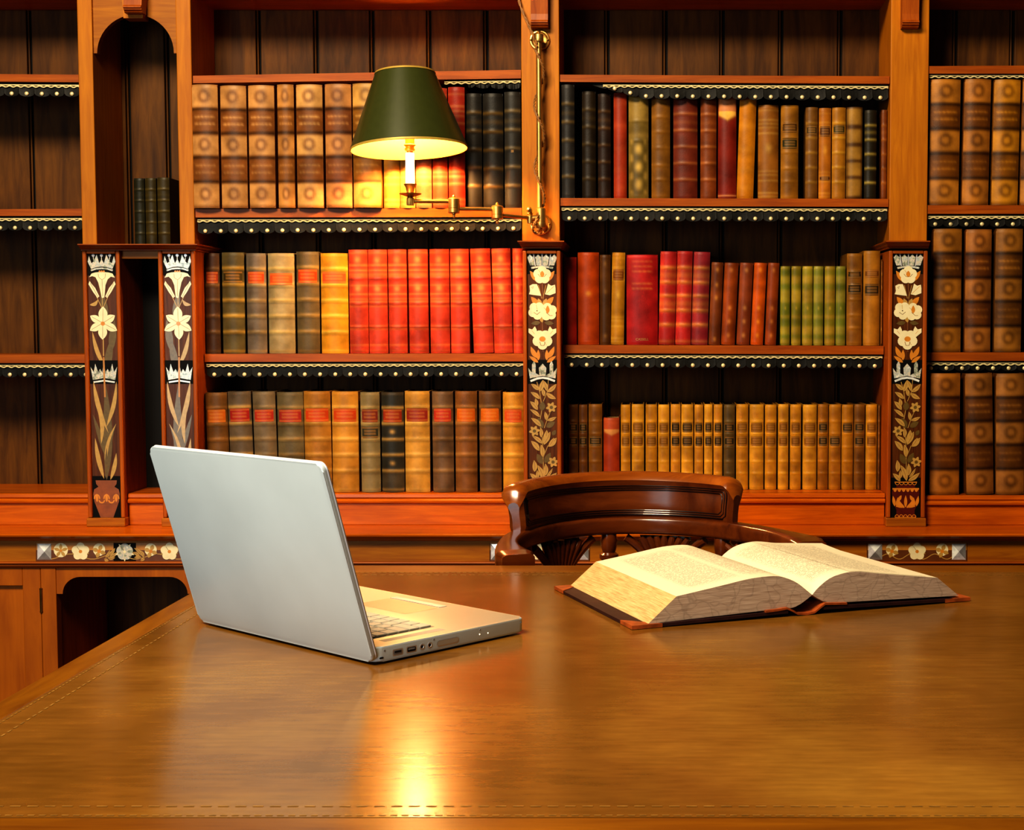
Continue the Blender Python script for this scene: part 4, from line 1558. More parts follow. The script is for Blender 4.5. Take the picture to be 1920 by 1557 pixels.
# ---- far right bay
def rbay(name, grp, Y, yb, xs, tops, leans, zb, cs):
    its = []
    for i, (x0, x1) in enumerate(xs):
        its.append((x0, x1, tops[i], ['tall tan gilt-tooled folio', 'brown gilt-tooled folio', 'tall golden-brown gilt folio', 'gilt folio cut by the frame edge'][i], 'gilt', cs[i], dict(lean=leans[i], pos=['nearest the pilaster', 'second from pilaster', 'third from pilaster', 'fourth from pilaster'][i])))
    row(name, grp, Y, yb, its, zb)
rbay('far-right top shelf', 'old books on the far right top shelf', 3.757, 383, [(1744.5, 1801), (1807.5, 1857.5), (1863, 1913), (1917, 1968)], [147.5, 147, 148, 147], [2, 3, 3, 3], sh('FR', 2),
     [('#8e5614', '#b0762a'), ('#865014', '#a86e28'), ('#986010', '#ba8020'), ('#8e5614', '#b0762a')])
rbay('far-right middle shelf', 'old books on the far right middle shelf', 3.757, 660, [(1750.5, 1804), (1811, 1860), (1867, 1918)], [428, 429, 428, 428], [0, 0, 1, 0], sh('FR', 3),
     [('#825014', '#9f6a24'), ('#804a18', '#a2692c'), ('#7c4e14', '#996726'), ('#825014', '#9f6a24')])
rbay('far-right bottom shelf', 'old books on the far right bottom shelf', 3.73, 930, [(1745, 1801), (1812, 1863.5), (1869, 1922)], [699.5, 700, 700, 700], [0, -6, -3, -2], lambda X: Z_BOTR + 0.0006,
     [('#8c5214', '#a86c26'), ('#7e4c18', '#98652c'), ('#80501a', '#9c692e'), ('#8c5214', '#a86c26')])
# ---- niche
row('dark shelf of arched niche', 'dark books in the arched niche', 3.80, 455, [
    (250.5, 270, 333.5, 'dusty black-green book', 'band', ('#2c2a1a', '#3e3820')),
    (271.5, 292, 333, 'dusty olive book', 'band', ('#3e3418', '#54461e')),
    (294, 317, 332, 'dusty olive-brown book', 'band', ('#40351a', '#594a22'))], lambda X: Z_CAP + 0.0006, depth=0.12)
# ------------------------------------------------------------------ wall lamp on the brass rail
LAMP = empty('wall_lamp', (Xp(1012, 425, 3.75), 3.75, Zp(425, 3.75)))
tag(LAMP, 'brass swing-arm wall lamp with dark green shade, fixed to the wooden upright', 'lamp')
ROT_Y = Matrix.Rotation(math.pi / 2, 4, 'X')     # lathe axis z -> -y
def wp(x, y, Y):
    return P(x, y, Y)
def rosette(x, y, r, seg=32):
    c = wp(x, y, 3.75)
    k = r * 3.75 / F
    mb = MB()
    mb.lathe([(k, 0.0), (k, 0.004), (k * .93, 0.007), (k * .82, 0.0075), (k * .74, 0.005), (k * .66, 0.004), (k * .3, 0.004), (k * .28, 0.012), (k * 0.01, 0.012)], c, seg, BRASS, ROT_Y)
    for a in (0, 180, 90, 270):
        q = c + Vector((math.cos(math.radians(a)) * k * .82, -0.0065, math.sin(math.radians(a)) * k * .82))
        mb.lathe([(0.003, 0), (0.0028, 0.002), (0.0003, 0.003)], q, 10, BRASSD, ROT_Y)
    return mb.build('wall_plate', None, LAMP)
rosette(1012, 76, 19)
rosette(1014, 421, 20)
mb = MB()
pt, pb_ = wp(1010, 52, 3.712), wp(1012, 432, 3.712)
mb.tube([pt + Vector((0, 0, -.02)), pb_ + Vector((0, 0, .03))], 0.0068, 16)
mb.build('rail_rod', BRASS, LAMP)
def socket(x, y0, y1, Y, r, name='rod_socket', fin=True):
    a, b2 = wp(x, y0, Y), wp(x, y1, Y)
    h = a.z - b2.z
    mb = MB()
    prof = [(0.001, 0), (r * .9, 0.0), (r, 0.002), (r, h * .3), (r * .93, h * .31), (r * .93, h * .34), (r, h * .35), (r, h - .002), (r * .85, h), (0.001, h)]
    if fin:
        prof = [(0.0006, -0.012), (0.003, -0.011), (0.004, -0.008), (0.0028, -0.005), (0.0045, -0.003), (0.0045, 0.0)] + prof[1:-1] + [(r * .5, h + .001), (0.0035, h + 0.003), (0.0042, h + 0.005), (0.002, h + 0.008), (0.0004, h + 0.009)]
    mb.lathe(prof, b2, 20)
    return mb.build(name, BRASS, LAMP)
socket(1010, 64, 79, 3.712, 0.0125)
socket(1014, 390, 428, 3.712, 0.0125)
for y in (72, 421):
    mb = MB()
    p = wp(1011, y, 3.712)
    mb.tube([p, (p.x, 3.745, p.z)], 0.007, 12)
    mb.build('rod_bracket', BRASS, LAMP)
# the swing arm: joints and three rods
J0 = wp(994, 410, 3.702)
J1 = wp(932.5, 402, 3.640)
J2 = wp(851.5, 383, 3.603)
LX, LY = 769.5, 3.575
mb = MB()
mb.tube([wp(1012, 408, 3.706), J0], 0.0075, 12)
mb.lathe([(0.0006, 0), (0.006, .003), (0.008, .008), (0.006, .013), (0.0006, .016)], wp(993, 394, 3.70), 14, None, Matrix.Rotation(math.pi / 2, 4, 'X'))
mb.lathe([(0.0006, 0), (0.0075, .001), (0.0085, .010), (0.0085, .02), (0.0055, .022), (.0085, .026), (0.007, .033), (0.0006, .034)], wp(994, 420, 3.702), 14)
mb.build('swivel_bracket', BRASS, LAMP)
def arm(a, b2, r=0.0048):
    m = MB()
    m.tube([a, b2], r, 12)
    return m.build('arm_rod', BRASS, LAMP)
arm(wp(992, 408.5, 3.70), wp(936, 403.5, 3.640))
socket(932.5, 386, 411, 3.640, 0.0145, 'arm_joint')
arm(wp(930, 392.5, 3.640), wp(856, 391.5, 3.603))
socket(851, 372, 400, 3.603, 0.0145, 'arm_joint')
arm(wp(848, 378, 3.603), wp(776, 377.5, LY))
# candle stand
cb = wp(LX, 385, LY)
kx = LY / F
mb = MB()
mb.lathe([(0.0006, 0), (0.0085, 0), (0.009, .001), (0.009, .016), (0.0085, .018), (0.006, .02), (0.014, .0225), (0.0265, .0265), (0.0275, .0285), (0.026, .0285), (0.012, .026), (0.0085, .027), (0.0082, .031), (0.0100, .036), (0.0115, .043), (0.0155, .050), (0.0160, .0515), (0.011, .0515), (0.0006, .0515)], cb, 28)
for k in range(12):
    a = 2 * math.pi * k / 12
    mb.tube([cb + Vector((math.cos(a) * .009, math.sin(a) * .009, 0.0005)), cb + Vector((math.cos(a) * .009, math.sin(a) * .009, .017))], 0.0011, 5)
mb.build('candle_cup', BRASS, LAMP)
mb = MB()
c0 = cb + Vector((0, 0, .050))
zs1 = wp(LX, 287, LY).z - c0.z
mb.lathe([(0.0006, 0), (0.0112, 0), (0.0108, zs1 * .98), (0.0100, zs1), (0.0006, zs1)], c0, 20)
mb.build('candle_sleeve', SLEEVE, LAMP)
c1 = c0 + Vector((0, 0, zs1))
mb = MB()
mb.lathe([(0.0006, 0), (0.0075, 0), (0.008, .004), (0.0125, .006), (0.0128, .010), (0.010, .012), (0.0105, .016), (0.0145, .018), (0.0145, .020), (0.011, .022), (0.0115, .044), (0.0006, .045)], c1, 20)
mb.build('bulb_socket', BRASS, LAMP)
cbulb = c1 + Vector((0, 0, .045))
BULBM = plain('glowing_frosted_bulb', '#fff2d0', 0.4, var=0.0, emit=(1.0, 0.60, 0.24), estr=820)
mb = MB()
mb.lathe([(0.0006, 0), (0.010, 0.0), (0.013, .010), (0.021, .025), (0.024, .038), (0.022, .050), (0.013, .060), (0.0006, .063)], cbulb, 20)
mb.build('light_bulb', BULBM, LAMP)
# shade: bottom ellipse centre / top centre from the photo
sb = wp(767.5, 281, LY)
st_ = wp(757.5, 134.5, LY - 0.004)
r0, r1 = 107.5 * kx, 54.5 * kx
axis = (st_ - sb)
hs = axis.length
ex = math.atan2(axis.x, axis.z)
MS = Matrix.Rotation(ex, 4, 'Y') @ Matrix.Rotation(math.radians(-3.0), 4, 'X')
SHADE_OUT = plain('dark_green_lacquered_card', '#3d411c', 0.36, var=0.05, coat=0.1, spec=0.5)
SHADE_IN = plain('cream_shade_lining', '#a07c34', 0.6, var=0.03)
SHADE_TRIM = plain('gold_shade_trim', '#b99a4a', 0.45, 0.2, var=0.1)
mb = MB()
t = 0.0012
mb.lathe([(r0, 0.006), (r1, hs)], sb, 64, SHADE_OUT, MS, cap=False)
so = mb.build('lamp_shade', None, LAMP, fixn=False)
mb = MB()
mb.lathe([(r1 - t, hs), (r0 - t, 0)], sb, 64, SHADE_IN, MS, cap=False)
mb.build('shade_lining', None, so, fixn=False)
mb = MB()
mb.lathe([(r0 - t, 0.0), (r0 + .0002, -0.0005), (r0 + .0008, .001), (r0 - .0006, .0058), (r0 - .0006 - t, .0058)], sb, 64, SHADE_TRIM, MS, cap=False)
mb.lathe([(r1 - t, hs + .001), (r1 + .0006, hs + .001), (r1 + .0026, hs - .0035), (r1 + .001, hs - .0035)], sb, 64, SHADE_TRIM, MS, cap=False)
mb.build('shade_trim', None, so)
mb = MB()     # spider carrying the shade
for k in range(3):
    a = 2 * math.pi * k / 3 + .4
    q = MS @ Vector((math.cos(a) * (r1 - .002), math.sin(a) * (r1 - .002), hs - .004)) + sb
    mb.tube([cbulb + Vector((0, 0, .062)), cbulb + Vector((0, 0, .066)), q], 0.0012, 6)
mb.build('shade_carrier', BRASSD, LAMP)
# twisted flex wound round the rod
def flex(fn, n, name='power_flex'):
    mb = MB()
    for ph in (0, math.pi):
        pts = []
        for i in range(n + 1):
            p = fn(i / n)
            a = i * 0.55 + ph
            pts.append(p + Vector((math.cos(a), 0, math.sin(a))) * 0.0018)
        mb.tube(pts, 0.0019, 6)
    mb.build(name, CORD, LAMP)
def f1(t):
    z0, z1 = wp(1014, 95, 3.712).z, wp(1014, 395, 3.712).z
    a = t * 2 * math.pi * 2.55 - 0.6
    r = 0.0125
    c = pb_.x + (pt.x - pb_.x) * (1 - t)
    return Vector((c + r * math.sin(a), 3.712 - r * math.cos(a), z0 + (z1 - z0) * t))
flex(f1, 260)
tp = [wp(970, -30, 3.742), wp(974, 5, 3.738), wp(987, 38, 3.73), wp(999, 64, 3.715), wp(1006, 82, 3.70), f1(0)]
def cat(pts):
    def fn(t):
        n = len(pts) - 1
        u = min(t * n, n - 1e-6)
        i = int(u)
        f = u - i
        g = lambda k: Vector(pts[max(0, min(n, k))])
        a, b_, c, d = g(i - 1), g(i), g(i + 1), g(i + 2)
        return .5 * ((2 * b_) + (c - a) * f + (2 * a - 5 * b_ + 4 * c - d) * f * f + (3 * b_ - a - 3 * c + d) * f ** 3)
    return fn
flex(cat(tp), 60)
flex(cat([f1(1), wp(1007, 410, 3.69), wp(1001, 424, 3.69), wp(1000, 433, 3.70), wp(1006, 437, 3.71), wp(1011, 428, 3.70), wp(1000, 418, 3.69)]), 60)

# ------------------------------------------------------------------ table
TX0, TX1 = PZ(0, 1314, TZ).x, 1.35
TY1 = PZ(900, 1060.5, TZ).y
TY0 = PZ(900, 1533, TZ).y - 0.085
LX0 = PZ(0, 1352, TZ).x
LY1 = PZ(900, 1073.5, TZ).y
LY0 = PZ(900, 1533, TZ).y
LX1 = TX1 - (LX0 - TX0)
TAB = empty('library_table', ((TX0 + TX1) / 2, (TY0 + TY1) / 2, 0))
tag(TAB, 'large wooden library table with worn golden-brown leather top, in the foreground', 'table')
tm = 0.034
mb = MB()
mb.box(TX0, LX0, TY0, TY1, TZ - tm, TZ, W_TABLE, 0.003, 3)
mb.box(LX1, TX1, TY0, TY1, TZ - tm, TZ, W_TABLE, 0.003, 3)
mb.box(LX0 - .001, LX1 + .001, LY1, TY1, TZ - tm, TZ, W_TABLEX, 0.002, 2)
mb.box(LX0 - .001, LX1 + .001, TY0, LY0, TZ - tm, TZ, W_TABLEX, 0.002, 2)
mb.build('table_top_frame', None, TAB)

def leather_top():
    m, nt, b = newmat('worn_golden_leather')
    tc = node(nt, 'ShaderNodeTexCoord')
    n1 = node(nt, 'ShaderNodeTexNoise')
    n1.inputs['Scale'].default_value = 2.6
    n1.inputs['Detail'].default_value = 6
    n1.inputs['Roughness'].default_value = 0.6
    nt.links.new(tc.outputs['Object'], n1.inputs['Vector'])
    r1_ = node(nt, 'ShaderNodeValToRGB')
    cr = r1_.color_ramp
    cr.elements[0].position = 0.30
    cr.elements[0].color = (*hx('#694715'), 1)
    cr.elements[1].position = 0.70
    cr.elements[1].color = (*hx('#98702f'), 1)
    e = cr.elements.new(0.5)
    e.color = (*hx('#805822'), 1)
    nt.links.new(n1.outputs['Fac'], r1_.inputs['Fac'])
    mp = node(nt, 'ShaderNodeMapping')
    mp.inputs['Scale'].default_value = (10, 55, 10)
    nt.links.new(tc.outputs['Object'], mp.inputs['Vector'])
    n2 = node(nt, 'ShaderNodeTexNoise')
    n2.inputs['Scale'].default_value = 2.0
    n2.inputs['Detail'].default_value = 5
    nt.links.new(mp.outputs['Vector'], n2.inputs['Vector'])
    r2 = node(nt, 'ShaderNodeValToRGB')
    r2.color_ramp.elements[0].position = .3
    r2.color_ramp.elements[1].position = .7
    r2.color_ramp.elements[0].color = (.82, .8, .76, 1)
    r2.color_ramp.elements[1].color = (1.05, 1.05, 1.05, 1)
    nt.links.new(n2.outputs['Fac'], r2.inputs['Fac'])
    mx = node(nt, 'ShaderNodeMix', data_type='RGBA', blend_type='MULTIPLY')
    mx.inputs['Factor'].default_value = 1
    nt.links.new(r1_.outputs['Color'], mx.inputs[6])
    nt.links.new(r2.outputs['Color'], mx.inputs[7])
    nt.links.new(mx.outputs[2], b.inputs['Base Color'])
    mr = node(nt, 'ShaderNodeMapRange')
    mr.inputs['To Min'].default_value = 0.16
    mr.inputs['To Max'].default_value = 0.23
    nt.links.new(n1.outputs['Fac'], mr.inputs['Value'])
    nt.links.new(mr.outputs['Result'], b.inputs['Roughness'])
    n3 = node(nt, 'ShaderNodeTexNoise')
    n3.inputs['Scale'].default_value = 330
    nt.links.new(tc.outputs['Object'], n3.inputs['Vector'])
    bp = node(nt, 'ShaderNodeBump')
    bp.inputs['Strength'].default_value = 0.035
    bp.inputs['Distance'].default_value = 0.0008
    nt.links.new(n3.outputs['Fac'], bp.inputs['Height'])
    b2 = node(nt, 'ShaderNodeBump')
    b2.inputs['Strength'].default_value = 0.05
    b2.inputs['Distance'].default_value = 0.002
    nt.links.new(n2.outputs['Fac'], b2.inputs['Height'])
    nt.links.new(bp.outputs['Normal'], b2.inputs['Normal'])
    nt.links.new(b2.outputs['Normal'], b.inputs['Normal'])
    b.inputs['Specular IOR Level'].default_value = 0.5
    b.inputs['Coat Weight'].default_value = 0.0
    b.inputs['Coat Roughness'].default_value = 0.2
    return m
LEATH = leather_top()
TOOL = plain('worn_gilt_tooling', '#8a6732', 0.45, 0.0, var=0.35, scale=90)
TOOLB = plain('lighter_tooled_border', '#9a7434', 0.36, var=0.2, scale=30)
mb = MB()
mb.box(LX0, LX1, LY0, LY1, TZ - 0.012, TZ, LEATH)
lt = mb.build('leather_inset', None, TAB)
mb = MB()
def tool_line(p, q, w, dash=None):
    p, q = Vector((*p, TZ + .0003)), Vector((*q, TZ + .0003))
    d = (q - p)
    n = Vector((-d.y, d.x, 0)).normalized() * w / 2
    L = d.length
    if dash:
        k = int(L / dash)
        for i in range(k):
            a, c = p + d * (i / k), p + d * ((i + .62) / k)
            mb.add([a - n, c - n, c + n, a + n], [(0, 1, 2, 3)], TOOL)
    else:
        mb.add([p - n, q - n, q + n, p + n], [(0, 1, 2, 3)], TOOL)
for off, w, ds in ((0.004, 0.0018, 0.009), (0.026, 0.0022, 0.014)):
    x0, x1, y0, y1 = LX0 + off, LX1 - off, LY0 + off, LY1 - off
    for p, q in (((x0, y0), (x1, y0)), ((x1, y0), (x1, y1)), ((x1, y1), (x0, y1)), ((x0, y1), (x0, y0))):
        tool_line(p, q, w, ds)
mb.build('gilt_tooling', None, lt, fixn=False)
mb = MB()
ap = 0.06
for q in ((TX0 + ap, TX1 - ap, TY0 + ap, TY0 + ap + .02), (TX0 + ap, TX1 - ap, TY1 - ap - .02, TY1 - ap), (TX0 + ap, TX0 + ap + .02, TY0 + ap, TY1 - ap), (TX1 - ap - .02, TX1 - ap, TY0 + ap, TY1 - ap)):
    mb.box(*q, TZ - tm - 0.11, TZ - tm, W_TABLEX, 0.002)
mb.build('apron', None, TAB)
for x in (TX0 + .10, TX1 - .10):
    for y in (TY0 + .10, TY1 - .10):
        mb = MB()
        mb.box(x - .035, x + .035, y - .035, y + .035, TZ - tm - .13, TZ - tm, W_TABLE, .003)
        mb.lathe([(0.02, 0.0), (0.026, .02), (0.024, .05), (0.032, .07), (0.02, .09), (0.026, .2), (0.034, .45), (0.036, .52), (0.024, .545), (0.038, .56), (0.038, .575), (0.028, .60)], (x, y, 0), 24, W_TABLE)
        mb.build('leg', None, TAB)

# ------------------------------------------------------------------ laptop
def alu(name, col, rough, metal):
    m, nt, b = newmat(name)
    tc = node(nt, 'ShaderNodeTexCoord')
    nz = node(nt, 'ShaderNodeTexNoise')
    nz.inputs['Scale'].default_value = 7
    nz.inputs['Detail'].default_value = 4
    nt.links.new(tc.outputs['Object'], nz.inputs['Vector'])
    rp = node(nt, 'ShaderNodeValToRGB')
    rp.color_ramp.elements[0].position = .3
    rp.color_ramp.elements[1].position = .7
    c = hx(col)
    rp.color_ramp.elements[0].color = (*mul(c, .94), 1)
    rp.color_ramp.elements[1].color = (*mul(c, 1.05), 1)
    nt.links.new(nz.outputs['Fac'], rp.inputs['Fac'])
    nt.links.new(rp.outputs['Color'], b.inputs['Base Color'])
    b.inputs['Roughness'].default_value = rough
    b.inputs['Metallic'].default_value = metal
    return m
ALU = alu('satin_aluminium', '#c4d0d5', 0.42, 0.12)
ALUB = alu('lamp_tinted_aluminium_palm_rest', '#e6d6bc', 0.40, 0.6)  # warm tint puts the lamp's glow into the aluminium top's colour
ALUE = alu('bright_aluminium_edge', '#d2d3da', 0.3, 0.7)
KEYM = alu('silver_key_plastic', '#b9b4a8', 0.45, 0.15)
KEYBED = plain('keyboard_well', '#8d8474', 0.5)
PORT = plain('port_black', '#141414', 0.5)
PORTG = plain('port_grey_tongue', '#8d8f92', 0.4)
SCREEN = plain('dark_lcd_glass', '#0b0c0e', 0.12, var=0.02)

q1, q2, q3 = PZ(373, 1170, TZ), PZ(699, 1250, TZ), PZ(981, 1187, TZ)
ew = (q2 - q1)
LW = ew.length
ew.normalize()
ed = Vector((-ew.y, ew.x, 0))
LD = (q3 - q2).dot(ed)
ctr = (q1 + q2) / 2 + ed * (LD / 2)
LAP = empty('laptop', (ctr.x, ctr.y, TZ), math.atan2(ew.y, ew.x))
tag(LAP, 'open silver laptop seen from behind, standing on the left of the table', 'laptop')
hw, hd = LW / 2, LD / 2
zb0, zb1 = 0.0028, 0.0205
# base
bm = bmesh.new()
rr = rrect(-hw, hw, -hd + .004, hd, .011, 6)
vb = [bm.verts.new((x, y, zb0)) for x, y in rr]
vt = [bm.verts.new((x, y, zb1)) for x, y in rr]
n = len(rr)
bm.faces.new(vb[::-1])
ft = bm.faces.new(vt)
for i in range(n):
    bm.faces.new((vb[i], vb[(i + 1) % n], vt[(i + 1) % n], vt[i]))
bm.edges.ensure_lookup_table()
ge = [e for e in bm.edges if abs(e.verts[0].co.z - e.verts[1].co.z) < 1e-6]
bmesh.ops.bevel(bm, geom=ge, offset=0.0022, segments=3, profile=.5, affect='EDGES')
mb = MB()
mb.addbm(bm, ALU, True)
ib = mb.m(ALUB)
for i_, f_ in enumerate(mb.f):
    if all(abs(mb.v[k][2] - zb1) < 1e-5 for k in f_):
        mb.mi[i_] = ib
base = mb.build('base', None, LAP, world=False)
def child(mb, name, par, mat=None):
    return mb.build(name, mat, par, world=False)
mb = MB()
for x in (-hw + .02, hw - .02):
    for y in (-hd + .02, hd - .02):
        mb.lathe([(0.0005, 0), (0.006, 0), (0.006, .003), (0.0005, .003)], (x, y, 0), 14)
child(mb, 'foot', LAP, PORT)
# keyboard: from hinge side to the user
kx0, kx1 = -0.142, 0.142
ky0, ky1 = -hd + 0.028, -hd + 0.128
mb = MB()
mb.add([(x, y, zb1 + .0001) for x, y in rrect(kx0, kx1, ky0, ky1, .004, 4)], [list(range(20))])
kb = child(mb, 'keyboard', LAP, KEYBED)
rows_ = [(14, .010), (14, .0165), (14, .0165), (13, .0165), (12, .0165), (10, .0185)]
y = ky0 + .002
keyp = {}
for nk, kh in rows_:
    tot = kx1 - kx0 - .005
    ws = [tot / nk] * nk
    if nk == 13:
        ws = [tot / nk * 1.35] + [tot / nk * .935] * 11 + [tot / nk * 1.365]
    if nk == 12:
        ws = [tot / nk * 1.6] + [tot / nk * .88] * 10 + [tot / nk * 1.6]
    if nk == 10:
        u_ = tot / 14
        ws = [u_] * 4 + [u_ * 5] + [u_] * 5
    x = kx0 + .0025
    for w_k in ws:
        key = (round(w_k, 4), kh)
        if key not in keyp:
            m_ = MB()
            m_.box(-w_k / 2 + .0009, w_k / 2 - .0009, -kh / 2 + .0009, kh / 2 - .0009, 0, .0024, KEYM, .0009, 2)
            ko = child(m_, 'key', kb)
            keyp[key] = ko
        else:
            ko = copy_part(keyp[key], kb)
        ko.location = (x + w_k / 2, y + kh / 2, zb1 + .0001)
        x += w_k
    y += kh
# touchpad and button
mb = MB()
mb.add([(x, y, zb1 + .00012) for x, y in rrect(-.052, .052, hd - .088, hd - .032, .003, 4)], [list(range(20))])
child(mb, 'touchpad', LAP, alu('touchpad_grey', '#b5a48e', .38, .6))
mb = MB()
mb.box(-.052, .052, hd - .030, hd - .018, zb1 - .0002, zb1 + .0007, ALUE, .0004, 2)
child(mb, 'touchpad_button', LAP)
mb = MB()
mb.box(-.016, .016, hd - .003, hd + .0003, zb1 - .0035, zb1 - .0006, PORT, .0005, 1)
child(mb, 'latch_notch', LAP)
mb = MB()
for sx in (-1, 1):
    nx = 8
    mb.add([(sx * .158 + (i - 3.5) * .0017, ky0 + .004 + j * .0022, zb1 + .0001) for i in range(0) for j in range(0)], [])
    mb.box(sx * .159 - .006, sx * .159 + .006, ky0 + .004, ky1 - .004, zb1, zb1 + .00014, alu('speaker_mesh_%s' % ('a' if sx < 0 else 'b'), '#b2ada4', .5, .4))
child(mb, 'speaker_grille', LAP)
# side ports (right side of the base as seen)
SIDE = hw
def sy(fr):
    return -hd + .004 + fr * (LD - .004)
def port(name, fr, w_, h_, mat1, tongue=None, z=0.0105, ring=True):
    mb = MB()
    y0 = sy(fr)
    if ring:
        pr = rrect(y0 - w_ / 2 - .0012, y0 + w_ / 2 + .0012, z - h_ / 2 - .0012, z + h_ / 2 + .0012, .0012, 3)
        mb.add([(SIDE + .00015, a, c) for a, c in pr], [list(range(len(pr)))], ALUE)
    pr = rrect(y0 - w_ / 2, y0 + w_ / 2, z - h_ / 2, z + h_ / 2, min(.0012, h_ * .45), 3)
    mb.add([(SIDE + .0003, a, c) for a, c in pr], [list(range(len(pr)))], mat1)
    if tongue:
        mb.box(SIDE + .0003, SIDE + .0006, y0 - w_ * .38, y0 + w_ * .38, z - h_ * .05, z + h_ * .32, tongue)
    return child(mb, name, base)
port('usb_port', .136, .0125, .0052, PORTG, PORT)
port('usb_port', .222, .0125, .0052, PORT, PORTG)
def jack(fr):
    mb = MB()
    R_ = Matrix.Rotation(math.pi / 2, 4, 'Y')
    mb.lathe([(0.0036, 0), (0.0036, .0004), (0.0022, .0005), (0.0020, .0002), (0.0002, .0002)], (SIDE, sy(fr), .0108), 16, ALUE, R_)
    mb.lathe([(0.0019, .0003), (0.0002, .00035)], (SIDE, sy(fr), .0108), 14, PORT, R_)
    return child(mb, 'audio_jack', base)
jack(.288)
jack(.338)
mb = MB()
pr = rrect(sy(.385), sy(.53), .0062, .0138, .0036, 5)
mb.add([(SIDE + .0002, a, c) for a, c in pr], [list(range(len(pr)))], ALUE)
pr = rrect(sy(.388), sy(.525), .0078, .0134, .0028, 5)
mb.add([(SIDE + .0004, a, c) for a, c in pr], [list(range(len(pr)))], KEYM)
child(mb, 'card_slot', base)
for fr, z, r_ in ((.055, .0155, .0013), (.365, .0165, .0013), (.675, .0165, .0013), (.965, .015, .0014)):
    mb = MB()
    mb.lathe([(r_, 0), (r_ * .8, .0003), (.0001, .0003)], (SIDE, sy(fr), z), 10, PORTG, Matrix.Rotation(math.pi / 2, 4, 'Y'))
    child(mb, 'screw', base)
mb = MB()
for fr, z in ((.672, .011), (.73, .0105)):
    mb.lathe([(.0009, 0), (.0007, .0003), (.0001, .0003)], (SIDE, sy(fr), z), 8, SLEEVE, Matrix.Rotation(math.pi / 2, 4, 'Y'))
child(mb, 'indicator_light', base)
mb = MB()
port('lock_slot', .035, .006, .0022, PORT, None, .0075, False)
# lid
tl, tr_ = P(283, 843, 1.84), P(607, 877, 1.6)
LIDH = 0.2435
TILT = math.radians(16.3)
lr = rrect(-hw, hw, 0, LIDH, .0095, 6)
bm = bmesh.new()
n = len(lr)
va = [bm.verts.new((x, 0, z)) for x, z in lr]
vc = [bm.verts.new((x, 0.0078, z)) for x, z in lr]
bm.faces.new(va)
bm.faces.new(vc[::-1])
for i in range(n):
    bm.faces.new((va[(i + 1) % n], va[i], vc[i], vc[(i + 1) % n]))
ge = [e for e in bm.edges if abs(e.verts[0].co.y - e.verts[1].co.y) < 1e-6]
bmesh.ops.bevel(bm, geom=ge, offset=0.0026, segments=4, profile=.5, affect='EDGES')
ML = Matrix.Translation((0, -hd + .001, .0035)) @ Matrix.Rotation(TILT, 4, 'X')
bmesh.ops.transform(bm, matrix=ML, verts=bm.verts)
mb = MB()
mb.addbm(bm, ALU, True)
lid = child(mb, 'lid', LAP)
mb = MB()
mb.add([ML @ Vector((x, .00795, z)) for x, z in rrect(-hw + .013, hw - .013, .02, LIDH - .012, .001, 2)], [list(range(12))])
child(mb, 'screen', lid, SCREEN)
mb = MB()
for a, c in ((-hw + .03, -hw + .09), (hw - .09, hw - .03)):
    mb.tube([(a, -hd + .007, .012), (c, -hd + .007, .012)], .0042, 12)
child(mb, 'hinge', LAP, alu('hinge_grey', '#8b8d90', .4, .5))
mb = MB()
e0 = rrect(-hw + .0003, hw - .0003, 0.001, LIDH - .0003, .0092, 6)
pts = [ML @ Vector((x, .0062, z)) for x, z in e0]
mb.tube(pts + [pts[0]], .0011, 6)
child(mb, 'lid_edge_band', lid, alu('pale_rubber_edge', '#cfd0d8', .4, .2))

# ------------------------------------------------------------------ the big open book
AB = math.radians(22.5)
OB = empty('open_book', (0, 0, TZ), AB)
s0 = PZ(1510, 1153, TZ)
OB.location = (s0.x, s0.y, TZ)
tag(OB, 'thick old leather-bound book lying open at the right of the table', 'book')
BL = 0.305        # height of the book along the spine
COVM = plain('dark_purple_brown_leather', '#33191a', 0.5, var=0.3, scale=60, bump=.2)
TANL = plain('worn_russet_leather', '#9a4f22', 0.5, var=0.35, scale=70, bump=.25)
def board(s_a, s_b, za, zc, t=0.0042):
    bm = bmesh.new()
    mb = MB()
    lo = [(s_a, -0.004, za), (s_b, -0.004, zc), (s_b, BL + .004, zc), (s_a, BL + .004, za)]
    mb.hexa([(*p[:2], p[2]) for p in lo] + [(*p[:2], p[2] + t) for p in lo], COVM)
    return mb
SLe, SRe = -0.2535, 0.262
mb = board(SLe, -.028, .0004, .0045)
o = child(mb, 'cover_board', OB)
mb = board(.026, SRe, .0055, .0012)
o2 = child(mb, 'cover_board', OB)
def corner(sa, dirx, t_, z, par, nm):
    mb = MB()
    k = .042
    y0, dy = (-.0046, 1) if t_ == 0 else (BL + .0046, -1)
    poly = [(sa - dirx * .0006, y0), (sa + dirx * k, y0), (sa - dirx * .0006, y0 + dy * k)]
    vs = [(x, y, z - .0003) for x, y in poly] + [(x, y, z + .0047) for x, y in poly]
    mb.add(vs, [(0, 1, 2), (5, 4, 3), (0, 3, 4, 1), (1, 4, 5, 2), (2, 5, 3, 0)], TANL)
    child(mb, nm, par)
for t_ in (0, 1):
    corner(SLe, 1, t_, .0005 + .0004, o, 'leather_corner')
    corner(SRe, -1, t_, .0012, o2, 'leather_corner')
